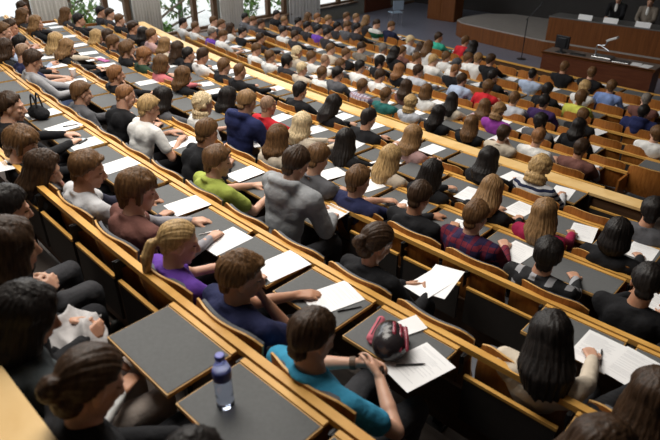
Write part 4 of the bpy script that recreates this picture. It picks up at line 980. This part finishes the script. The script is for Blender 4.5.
# ---- plan every sitter
TR = dict(jeans=(0.045, 0.065, 0.13), black=(0.014, 0.014, 0.017), beige=(0.34, 0.29, 0.26), grey=(0.045, 0.045, 0.05))
FEM = set('LPBK')
plan = []
for i, (k, s, hy, hz, st, hc, tc, pose) in enumerate(PEOPLE):
    near = k <= 3 or (k == 4 and s > -6)
    q = random.Random(i * 13 + 1)
    r_, z_ = SEATRAIL[k]
    pa = math.degrees(math.atan2(-4.5 - at(r_, s, 0, 0).x, 15.0 - at(r_, s, 0, 0).y)) * -1 - math.degrees(s / R1)
    yaw = pa * 0.7 + q.uniform(-16, 10); nod = {'write': 24, 'chin': 8, 'clasp': 12, 'lap': 24, 'lean': 26}.get(pose, 9) + q.uniform(-5, 6)
    if (k, st, tc) in HERO_YAW: yaw, nod = HERO_YAW[(k, st, tc)]
    hy0, hz0 = hy, hz
    fem = st in FEM or (st == 'C' and hc != 'lightbrown')
    if not near:
        hy0 = min((0.05, 0.15, 0.25, 0.38, 0.52, 0.62), key=lambda a: abs(a - hy)); hz0 = min((1.06, 1.14, 1.2), key=lambda a: abs(a - hz))
        yaw = round(yaw / 14) * 14; nod = 10 if nod < 16 else 24
        seed = (0, 1)[i % 2]
    else: seed = 100 + i
    rh = RAIL[k + 1][1] - floor_z(k)
    if pose == 'up' and any(u - 0.2 <= s <= v + 0.2 for u, v in FOLD.get(k + 1, [])): pose = 'lap'
    S = skeleton(max(0.05, hy0 - 0.03), hz0, pose, fem, seed, rh, -0.075 if tc == 'turquoise' else 0.0, 1.12 if 'hood' in tc else 1.0)
    H = head_matrix(S, yaw, nod, q.uniform(-5, 5) if near else 0)
    vox = 0.0075 if k <= 2 else (0.009 if near else 0.0125)
    tw, tcol, sl, ext = TOPS[tc]
    bk = ('body', k if near else 0, i if near else 0, hy0, hz0, pose, fem, seed, yaw, nod)
    hd_ = ('head', yaw, nod)
    tk = ('top', i if near else 0, hy0, hz0, pose, fem, seed, sl, 'hood' in ext, 'collar' in ext)
    pk = ('trousers', i if near else 0, hy0, hz0, pose, fem, seed)
    skm = SKINS[i % 3 if i % 5 else 0]
    job(bk, body_prims(S, H, fem), vox, 3 if k <= 2 else 2, 0, face_post(H), None)
    job(tk, top_prims(S, H, fem, sl, ext, 0.016 if 'hood' in tc else 0.0), 0.011 if near else 0.017, 9 if near else 5, 0.009)
    job(pk, trouser_prims(S), 0.014 if near else 0.022, 4, 0.014)
    hk = ('hair', st, q.randrange(4), k <= 4)
    job(hk, hair_prims(st, hk[2]), 0.0065 if k <= 4 else 0.011, 6 if st in 'LK' and k <= 4 else 2, 0, hair_post(st, hk[2]))
    slv = None
    if ext in ('darksleeve', 'greysleeve', 'whitesleeve'):
        slv = ('sleeves', i if near else 0, hy0, hz0, pose, fem, seed); 
        for sd in (-1, 1): P2 = Prims(); sleeve_prims(P2, S, True, -0.006, 0.62, (sd,)); job(slv + (sd,), P2, 0.011 if near else 0.017, 4, 0.012)
    plan.append((i, k, s, hy - hy0, hz - hz0, H, S, bk, tk, pk, hk, slv, skm, st, hc, tc, ext, near))
job(('shoe',), shoe_mesh(), 0.012, 3)
MESH = run_jobs()

rowpos = {}
for i, p in enumerate(PEOPLE): rowpos.setdefault(p[0], []).append((p[1], i))
NTHOF = {}
for k, L in rowpos.items():
    for n_, (s, i) in enumerate(sorted(L)): NTHOF[i] = n_
STW = dict(S='short {} hair', M='tousled {} hair', L='long {} hair', P='{} ponytail', B='{} hair in a bun', C='curly {} hair', Z='cropped {} hair', K='bobbed {} hair')
def who(i):
    k = PEOPLE[i][0]
    return '%s from left in %s' % (NTH[NTHOF[i]], 'nearest row' if k == 0 else NTH[k] + '-nearest row')
def setmat(o, mats):
    for j, m in enumerate(mats):
        o.material_slots[j].link = 'OBJECT'; o.material_slots[j].material = m
for me in MESH.values():
    n = 3 if me.name.startswith('body') else 1
    while len(me.materials) < n: me.materials.append(None)
SHOE = plain('dark_shoe_leather', (0.03, 0.027, 0.025), 0.5)
for (i, k, s, dy, dz, H, S, bk, tk, pk, hk, slv, skm, st, hc, tc, ext, near) in plan:
    tw, tcol, sl, _ = TOPS[tc]
    r_, z_ = SEATRAIL[k]
    b = link('person', MESH[bk]); place(b, at(r_, s, 0.03 + dy, floor_z(k) + 0.0), s / R1)
    if not near and abs(dz) > 0.005: b.location.z += max(-0.03, min(0.05, dz))
    setmat(b, [skm, M['eye'], M['lip']])
    tag(b, 'person with %s, %s, %s' % (STW[st].format(HAIRWORD[hc]), tw, who(i)), 'person', 'students seated in the lecture hall')
    t = link('top', MESH[tk], b); setmat(t, [clothmat(tc, tcol, ext)])
    if slv:
        cname, cc = {'darksleeve': ('dark_sleeve', (0.03, 0.03, 0.05)), 'greysleeve': ('grey_sleeve', (0.30, 0.29, 0.32)), 'whitesleeve': ('white_sleeve', (0.72, 0.71, 0.70))}[ext]
        for sd in (-1, 1): o = link('sleeve', MESH[slv + (sd,)], b); setmat(o, [clothmat(cname, cc)]); o['label'] = cname.replace('_', ' ')
    q = random.Random(i); tcn = TROUSERS.get(i) or q.choice(['jeans', 'black', 'jeans', 'grey', 'black'])
    o = link('trousers', MESH[pk], b); setmat(o, [clothmat(tcn + '_trousers', TR[tcn])])
    o = link('hair', MESH[hk], b); setmat(o, [hairmat(hc)]); o.matrix_local = H @ Matrix.Scale(q.uniform(0.99, 1.05), 4)
    for sd in (-1, 1):
        o = link('shoe', MESH[('shoe',)], b); o.location = (S['ank'][sd][0], S['ank'][sd][1], 0.002); setmat(o, [SHOE])
    if (k, st, tc) == (1, 'S', 'turquoise'):
        P3 = S['wr'][-1]; e3 = S['el'][-1]; d3 = (P3 - e3) / np.linalg.norm(P3 - e3)
        m = MB(); c0 = Vector(P3 - d3 * 0.025)
        m.tube([c0 - Vector(d3) * 0.014, c0 + Vector(d3) * 0.014], 0.031, 16); w_ = m.obj('wristband', plain('brown_leather_band', (0.09, 0.045, 0.02), 0.6), b)

# ------------------------------------------------------------------ seats: curved plywood back with grey pad, seat pan
def seat_shell(w0, z0, z1, y0, th, wing, arch, n=14, m=8, rim=True, corner=0.10):
    """curved plywood shell, concave to the sitter; material 1 on the cut edges"""
    V = []; F = []; MI = []
    for side in (0, 1):
        for j in range(m + 1):
            for i in range(n + 1):
                u = -1 + 2 * i / n; t = j / m
                cr = corner * max(0.0, (abs(u) - 0.55) / 0.45) ** 2.2
                z = z0 + (z1 - z0) * t - (cr if t > 0.5 else -cr * 0.8) * abs(2 * t - 1)
                y = y0 + wing * u * u - 0.10 * (z - z0) * arch - 0.03 * math.sin(t * PI) + (th if side else 0)
                V.append((u * w0 * (1 - 0.06 * t), y, z))
    K = (n + 1) * (m + 1)
    for j in range(m):
        for i in range(n):
            a = j * (n + 1) + i
            F.append((a, a + 1, a + n + 2, a + n + 1)); MI.append(0)
            F.append((K + a, K + a + n + 1, K + a + n + 2, K + a + 1)); MI.append(0)
    ed = [i for i in range(n + 1)] + [j * (n + 1) + n for j in range(1, m + 1)] + [m * (n + 1) + i for i in range(n - 1, -1, -1)] + [j * (n + 1) for j in range(m - 1, 0, -1)]
    for q in range(len(ed)):
        a, b = ed[q], ed[(q + 1) % len(ed)]; n0 = len(V); V += [V[b], V[a], V[K + a], V[K + b]]; F.append((n0, n0 + 1, n0 + 2, n0 + 3)); MI.append(1)
    b = MB(); b.add(V, F); b.m = MI; return b
sb = seat_shell(0.262, -0.40, 0.016, 0.060, 0.011, 0.055, 1.0, corner=0.045)
SEAT_BACK = sb.mesh('seat_backrest', [M['ply'], M['plyedge']], True)
SEAT_PAD = seat_shell(0.242, -0.35, 0.002, 0.076, 0.018, 0.047, 1.0, corner=0.04).mesh('back_pad', [M['pad'], M['pad']], True)
q = MB(); q.box((0, 0, 0), (0.44, 0.42, 0.018)); SEAT_PAN = q.mesh('seat_pan', [M['ply']])
q = MB(); q.box((0, 0, 0.022), (0.42, 0.40, 0.03)); SEAT_CUSH = q.mesh('seat_cushion', [M['pad']])
q = MB(); q.box((0, 0.02, 0.20), (0.05, 0.05, 0.40)); q.box((0, 0.02, 0.01), (0.12, 0.14, 0.02)); SEAT_POST = q.mesh('seat_post', [M['steel']])
occ = {}
for k, L in rowpos.items():
    for s, i in L: occ.setdefault(k, []).append(s)
nseat = 0
for k in range(0, 12):
    r, z = SEATRAIL[k]
    s0, s1 = math.asin(-13.3 / r) * R1, (REND[k + 1] if k != 6 else -2.05)
    if k == 0: s0 = -3.3
    if k in (3, 4): s1 = REND[k + 1] + 0.05
    cs = [s for s in places(k, r, s0, s1, seat_phase(k)) if in_view(at(r, s, 0.05, z + 0.05), 4)]
    cs.sort(reverse=True)
    for n_, s in enumerate(cs):
        c = empty('auditorium_seat', at(r, s, 0, floor_z(k)), s / R1)
        near_p = min([abs(s - o) for o in occ.get(k, [])] or [9])
        nseat += 1
        tag(c, '%s plywood-backed seat, %s from right in %s' % ('empty' if near_p > 0.40 else 'occupied', NTH[n_], rowname(k)), 'seat', 'plywood auditorium seats')
        dz = z - floor_z(k) + 0.55 * max(0.0, 1.0 - (z - floor_z(k)))
        o = link('backrest', SEAT_BACK, c); o.location = (0, 0, dz)
        o = link('back_pad', SEAT_PAD, c); o.location = (0, 0, dz)
        o = link('seat_pan', SEAT_PAN, c); o.location = (0, 0.30, 0.42)
        o2 = link('seat_cushion', SEAT_CUSH, o)
        o = link('seat_post', SEAT_POST, c); o.location = (0, 0.25, 0.0)
print('seats', nseat)
# the raised panel run behind the row beyond the cross aisle
r6, z6 = SEATRAIL[6]
pb = empty('seat_row_rail', (0, 0, 0)); tag(pb, 'long orange-brown wooden rail backing the seats beyond the pale ledge', 'rail')
q = MB(); q.arcbox(r6, math.asin(-13.3 / r6) * R1, -2.0, -0.02, 0.02, z6 - 0.035, z6, 60); q.obj('top_rail', M['rail'], pb)
q = MB(); q.arcbox(r6, math.asin(-13.3 / r6) * R1, -2.0, -0.012, 0.012, floor_z(6), z6 - 0.035, 60); q.obj('back_panel', M['ply'], pb)

# ------------------------------------------------------------------ papers on the desks (rail, place along it, offset, turn in degrees)
PM = {}
def paper_mesh(kind):
    if kind in PM: return PM[kind]
    b = MB(); q = random.Random(kind); w2, h2 = 0.105, 0.1485
    b.box((0, 0, 0.0012), (0.21, 0.297, 0.0016))
    PM[kind] = b.mesh('paper_sheet', [M['paper']])
    p = MB(); y = h2 - 0.03
    while y > -h2 + 0.04:
        ln = q.uniform(0.09, 0.17); p.add([(-w2 + 0.018, y, 0.0023), (-w2 + 0.018 + ln, y, 0.0023), (-w2 + 0.018 + ln, y - 0.0035, 0.0023), (-w2 + 0.018, y - 0.0035, 0.0023)], [(0, 3, 2, 1)]); y -= q.choice([0.009, 0.009, 0.02])
    PM[(kind, 'ink')] = p.mesh('print_lines', [M['ink']])
    return PM[kind]
auto = []
rp = random.Random(11)
have = {}
for k, s, o, a in PAPERS: have.setdefault(k, []).append(s)
for k, L in rowpos.items():
    if k <= 4: continue
    for s, i in L:
        kk = k + 1
        if any(abs(s - t) < 0.3 for t in have.get(kk, [])): continue
        if any(u <= s <= v for u, v in FOLD.get(kk, [])): continue
        if rp.random() < (0.85 if k >= 6 else 0.75): auto.append((kk, s + rp.uniform(-0.05, 0.18), rp.uniform(-0.24, -0.18), rp.uniform(-14, 14)))
allp = [(p, True) for p in PAPERS] + [(p, False) for p in auto]
seen = {}
rec = []
for (k, s, o, a), known in allp:
    best = min(((abs(s - t[0]), t[1]) for t in rowpos.get(k - 1, [])), default=(9, -1))
    if best[0] < 0.42: lab = 'white sheet on the desk of person ' + who(best[1])
    else:
        m = sum(1 for t in rowpos.get(k - 1, []) if t[0] < s)
        nxt = [t for t in sorted(rowpos.get(k - 1, [])) if t[0] < s]
        lab = ('white sheet on unused desk place, right of person ' + who(nxt[-1][1])) if nxt else 'white sheet at left end of the desk before ' + rowname(k - 1)
    seen.setdefault(lab, []).append(len(rec)); rec.append([k, s, o, a, lab])
for lab, L in seen.items():
    if len(L) > 1:
        L = sorted(L, key=lambda j: rec[j][1])
        for n_, j in enumerate(L): rec[j][4] = rec[j][4].replace('white sheet', ('left' if n_ == 0 else 'right' if n_ == len(L) - 1 else 'middle') + ' white sheet', 1)
for j, (k, s, o, a, lab) in enumerate(rec):
    r, z = RAIL[k]
    nearp = k <= 5
    b = link('paper_sheet', paper_mesh(j % 3)); place(b, at(r, s, o, z - 0.0052 + 0.0006 * (j % 3) + (0.005 if k == 6 and o > -0.2 and False else 0)), s / R1 + R(a))
    tag(b, lab, 'paper', 'exam papers on the desks')
    if nearp: link('printed_lines', PM[(j % 3, 'ink')], b)
print('papers', len(rec))

# ------------------------------------------------------------------ small things on the near desks
def ondesk(name, k, s, o, dz=-0.0035, rz=0):
    r, z = RAIL[k]; return empty(name, at(r, s, o, z + dz), s / R1 + R(rz))
# water bottle
bt = ondesk('water_bottle', 1, -1.335, -0.243, -0.0052, 20); bt.scale = (1.06, 1.06, 1.12); tag(bt, 'clear plastic water bottle with blue cap standing on grey desk', 'bottle')
pet, pn, pb_ = new_mat('clear_pet'); pb_.inputs['Base Color'].default_value = (0.86, 0.9, 1.0, 1); pb_.inputs['Roughness'].default_value = 0.06
pb_.inputs['Transmission Weight'].default_value = 1.0; pb_.inputs['IOR'].default_value = 1.25
wat, wn, wb_ = new_mat('water'); wb_.inputs['Base Color'].default_value = (0.80, 0.86, 1.0, 1); wb_.inputs['Roughness'].default_value = 0.02; wb_.inputs['Transmission Weight'].default_value = 1.0; wb_.inputs['IOR'].default_value = 1.33
q = MB(); prof = [(0.012, 0.0), (0.029, 0.002), (0.0325, 0.010), (0.0325, 0.03)]
for i in range(9): prof += [(0.0325 if i % 2 else 0.0305, 0.04 + i * 0.010)]
prof += [(0.0325, 0.135), (0.0315, 0.16), (0.026, 0.182), (0.017, 0.198), (0.0125, 0.204), (0.0125, 0.212)]
q.lathe(prof, n=32); q.obj('bottle_body', pet, bt, True)
q = MB(); q.lathe([(r_ - 0.0025 if r_ > 0.004 else r_, z_ + 0.002) for r_, z_ in prof[:13]] + [(0.028, 0.135)], n=32); q.obj('water', wat, bt, True)
q = MB(); q.lathe([(0.0331, 0.128), (0.0333, 0.13), (0.0333, 0.163), (0.0320, 0.165)], n=32); q.obj('bottle_label', plain('blue_label_film', (0.035, 0.05, 0.22), 0.35), bt, True)
q = MB(); q.lathe([(0.0155, 0.206), (0.0165, 0.208), (0.0165, 0.224), (0.0145, 0.227)], n=28)
for i in range(28): q.box((0.0167 * math.cos(i * 0.2244), 0.0167 * math.sin(i * 0.2244), 0.216), (0.0012, 0.0012, 0.014))
q.obj('cap', plain('blue_cap_plastic', (0.06, 0.07, 0.42), 0.35), bt)
# pens
def pen(k, s, o, rz, label, col='bluepen', dz=-0.001):
    p = ondesk('pen', k, s, o, dz, rz); tag(p, label, 'pen')
    b = MB(); b.tube([(-0.068, 0, 0.0045), (-0.062, 0, 0.0045), (0.04, 0, 0.0045), (0.066, 0, 0.0045)], [0.003, 0.0045, 0.0045, 0.0042], 10); b.obj('barrel', M[col], p)
    b = MB(); b.tube([(0.066, 0, 0.0045), (0.078, 0, 0.0045)], [0.004, 0.0012], 8); b.obj('tip', M['chrome'], p)
    b = MB(); b.box((-0.045, 0, 0.0105), (0.04, 0.003, 0.002)); b.obj('clip', M['blackplastic'], p)
def pixpen(u): pass
for a in PENS: pen(*a)
# folded sheet and helmet by the turquoise polo shirt
q = MB(); q.add([(-0.055, -0.13, 0.004), (0.055, -0.13, 0.004), (0.055, 0.13, 0.010), (-0.055, 0.13, 0.016), (-0.055, -0.13, 0.0), (0.055, -0.13, 0.0), (0.055, 0.13, 0.0), (-0.055, 0.13, 0.0)], [(0, 1, 2, 3), (7, 6, 5, 4), (0, 4, 5, 1), (1, 5, 6, 2), (2, 6, 7, 3), (3, 7, 4, 0)])
o = q.obj('folded_leaflet', M['paper']); place(o, at(RAIL[2][0], -1.302, -0.135, RAIL[2][1] - 0.0052), R(-22)); tag(o, 'folded white leaflet beside the red and black helmet', 'leaflet')
hl = ondesk('cycling_helmet', 2, -1.255, -0.285, -0.0052, 38); tag(hl, 'red and black vented cycling helmet lying on the desk', 'helmet')
P = Prims(); P.ell((0, 0, 0.055), (0.084, 0.122, 0.085)); P.ell((0, -0.03, 0.06), (0.088, 0.09, 0.08)); P.ell((0, 0.08, 0.045), (0.055, 0.06, 0.055))
JOBS.clear(); job(('helmet',), P, 0.006, 2)
P = Prims()
for x in (0.015, 0.042, 0.068):
    P.chain([(x * 1.2, 0.115 - abs(x) * 0.5, 0.06), (x * 1.1, 0.05, 0.130 - abs(x) * 0.5), (x * 1.15, -0.03, 0.142 - abs(x) * 0.55), (x * 1.2, -0.11 + abs(x) * 0.3, 0.08)], [0.010, 0.012, 0.012, 0.009])
job(('ribs',), P, 0.005, 2)
hm_ = run_jobs()
for me, mat, nm in ((hm_[('helmet',)], plain('black_helmet_shell', (0.02, 0.016, 0.018), 0.25), 'helmet_shell'), (hm_[('ribs',)], plain('dark_red_shell', (0.22, 0.025, 0.045), 0.25), 'red_ribs')):
    me.materials.clear(); me.materials.append(mat); link(nm, me, hl)
q = MB(); q.tube([(0.08, 0.03, 0.03), (0.10, 0.05, 0.008), (0.07, 0.12, 0.006), (0.0, 0.15, 0.006)], 0.005, 6); q.obj('strap', M['blackplastic'], hl)
# pink cloth pouch behind the helmet
pk_ = ondesk('pencil_pouch', 2, -1.385, -0.235, -0.0052, 20); tag(pk_, 'pink pencil pouch lying behind the cycling helmet', 'pouch')
P = Prims(); P.cone((0, -0.08, 0.022), 0.022, (0, 0.08, 0.022), 0.022); P.cone((0, -0.08, 0.02), 0.02, (0.01, -0.1, 0.015), 0.013)
JOBS.clear(); job(('pouch',), P, 0.006, 2, 0.01); me = run_jobs()[('pouch',)]; me.materials.append(clothmat('pink_pouch', (0.50, 0.13, 0.17))); link('pouch_body', me, pk_)
q = MB(); q.tube([(0, -0.07, 0.0445), (0, 0.07, 0.0445)], 0.003, 6); q.obj('zip', M['blackplastic'], pk_)
# phone, folder, cup
p = ondesk('mobile_phone', 2, -5.02, -0.20, -0.0015, 30); tag(p, 'black mobile phone lying on a white sheet, left middle desks', 'phone')
q = MB(); q.box((0, 0, 0.008), (0.055, 0.11, 0.016)); q.obj('phone_case', M['blackplastic'], p, bevel=0.005)
q = MB(); q.box((0, 0.018, 0.0168), (0.04, 0.05, 0.001)); q.obj('screen', plain('phone_screen', (0.05, 0.055, 0.06), 0.1), p)
p = ondesk('paper_cup', 3, -8.15, -0.17, -0.0052); tag(p, 'white paper cup on the desk before the light grey sweater', 'cup')
q = MB(); q.lathe([(0.03, 0), (0.043, 0.115), (0.046, 0.118), (0.044, 0.121), (0.04, 0.115), (0.03, 0.1)]); q.obj('cup_body', M['paper'], p, True)
p = ondesk('folder', 4, -9.75, -0.22, -0.0052, 10); tag(p, 'slim magenta folder lying on the upper left desks', 'folder')
q = MB(); q.box((0, 0, 0.006), (0.30, 0.10, 0.012)); q.obj('cover', plain('magenta_card', (0.36, 0.03, 0.20), 0.5), p, bevel=0.003)
# black bag with two handles on the second desk row
bg_ = ondesk('handbag', 2, -5.95, -0.26, -0.0052, 15); tag(bg_, 'black handbag with two upright handles on the left desk', 'bag'); bg_.scale = (0.8, 0.8, 0.85)
P = Prims(); P.ell((0, 0, 0.07), (0.17, 0.085, 0.085)); P.ell((-0.06, 0, 0.06), (0.12, 0.09, 0.07)); P.ell((0.07, 0, 0.065), (0.11, 0.09, 0.07))
JOBS.clear(); job(('bag',), P, 0.008, 2, 0.02); me = run_jobs()[('bag',)]; me.materials.append(clothmat('bag_black', (0.015, 0.015, 0.017))); link('bag_body', me, bg_)
for sy in (-0.035, 0.035):
    q = MB(); q.tube([(-0.07 + 0.14 * t / 12.0, sy, 0.12 + 0.17 * math.sin(PI * t / 12.0)) for t in range(13)], 0.011, 8); q.obj('handle', M['blackplastic'], bg_)
# crumpled jacket beside the nearest row
JK = at(RAIL[0][0], -2.24, 0.50, 0)
jk = empty('jacket', (JK.x, JK.y, floor_z(0) + 0.0), R(-20)); tag(jk, 'crumpled grey and black jacket held on a lap at lower left', 'jacket')
rj = random.Random(2)
def crumple(nx, ny, lx, ly, ox, ph, lift):
    b = MB(); V = []; F = []
    for j in range(ny + 1):
        for i in range(nx + 1):
            u = i / nx * 2 - 1; v = j / ny * 2 - 1
            e = max(0.0, 1 - (abs(u) ** 3.2 + abs(v) ** 3.2) * 0.55)
            rg = (1 - abs(math.sin(u * 0.9 + v * 3.4 + ph + 0.7 * math.sin(u * 2.6 + ph)))) * 0.05 + (1 - abs(math.sin(v * 5.1 - u * 1.7 + ph * 2 + 0.5 * math.sin(u * 4)))) * 0.022
            V.append((ox + u * lx * (1 + 0.06 * math.sin(v * 5 + ph)), v * ly * (1 + 0.08 * math.sin(u * 4 + ph)), 0.60 + lift * e + rg * (0.4 + 0.6 * e)))
    for j in range(ny):
        for i in range(nx): a = j * (nx + 1) + i; F.append((a, a + 1, a + nx + 2, a + nx + 1))
    b.add(V, F); return b
for bb, nm, mt in ((crumple(40, 40, 0.17, 0.15, 0.0, 0.6, 0.10), 'grey_lining', clothmat('grey_lining', (0.46, 0.44, 0.44))), (crumple(40, 40, 0.13, 0.16, 0.22, 2.1, 0.085), 'black_shell', clothmat('black_shell', (0.015, 0.015, 0.017)))):
    o = bb.obj(nm, mt, jk, True); m = o.modifiers.new('thickness', 'SOLIDIFY'); m.thickness = 0.012
# papers held by the woman with the bun
hb = [i for i, p in enumerate(PEOPLE) if p[0] == 2 and p[4] == 'B'][0]
for n_, (dx, dy, dzz, rz, wh) in enumerate(((0.16, 0.02, 0.0, -12, 'lower'), (0.20, 0.06, 0.012, 8, 'upper'))):
    p_ = at(SEATRAIL[2][0], PEOPLE[hb][1] + dx, 0.60 + dy, floor_z(2) + 0.73 + dzz)
    b = link('paper_sheet', paper_mesh(n_)); b.location = p_; b.rotation_euler = (R(8), R(-6), PEOPLE[hb][1] / R1 + R(rz)); tag(b, '%s of the white sheets held on the lap by the woman with a bun' % wh, 'paper', 'papers held on a lap')

# ------------------------------------------------------------------ three panellists behind the name cards (only their clothing is in the frame)
JOBS.clear(); pan = []
for j, (x, tc, lab, hc) in enumerate(((-5.55, 'black', 'person in a black jacket behind the panel table, leftmost of three', 'darkbrown'), (-4.72, 'greybrown', 'person in a brown jacket and white shirt behind the panel table, middle', 'brown'), (-4.02, 'black', 'person in a black suit behind the panel table, rightmost', 'greydark'))):
    S = skeleton(0.16, 1.17, 'up', False, 500 + j, 0.70); H = head_matrix(S, 0, 8)
    job(('body', j), body_prims(S, H, False), 0.012, 2, 0, face_post(H)); job(('top', j), top_prims(S, H, False, 'l', 'collar', 0.008), 0.014, 4, 0.012)
    job(('trousers', j), trouser_prims(S), 0.018, 3, 0.01); job(('hair', j), hair_prims('S', j), 0.011, 2, 0, hair_post('S', j))
    P = Prims(); P.ell(S['nb'] * 0.6 + S['mid'] * 0.4 + np.array((0, 0.09, -0.02)), (0.045, 0.035, 0.14)); job(('shirt', j), P, 0.012, 2)
    pan.append((j, x, tc, lab, hc, H, S))
pm = run_jobs()
for j, x, tc, lab, hc, H, S in pan:
    me = pm[('body', j)]
    for m in (SKINS[j], M['eye'], M['lip']): me.materials.append(m)
    b = link('person', me); place(b, (x, 18.25, 0.5), PI); tag(b, lab, 'person', 'panellists on the stage')
    for nm, mt in (('top', clothmat(tc, TOPS[tc][1], '')), ('trousers', clothmat('black_trousers', TR['black'])), ('shirt', clothmat('white_shirt_front', (0.75, 0.74, 0.72)))):
        pm[(nm, j)].materials.append(mt); link(nm, pm[(nm, j)], b)
    pm[('hair', j)].materials.append(hairmat(hc)); o = link('hair', pm[('hair', j)], b); o.matrix_local = H
    for sd in (-1, 1):
        o = link('shoe', MESH[('shoe',)], b); o.location = (S['ank'][sd][0], S['ank'][sd][1], 0.002); setmat(o, [SHOE])
    simple_chair(x, 18.25 - 0.22, 0.5, PI, M['blackplastic'], 'black chair of the panellist, %s of three' % ('leftmost', 'middle', 'rightmost')[j])
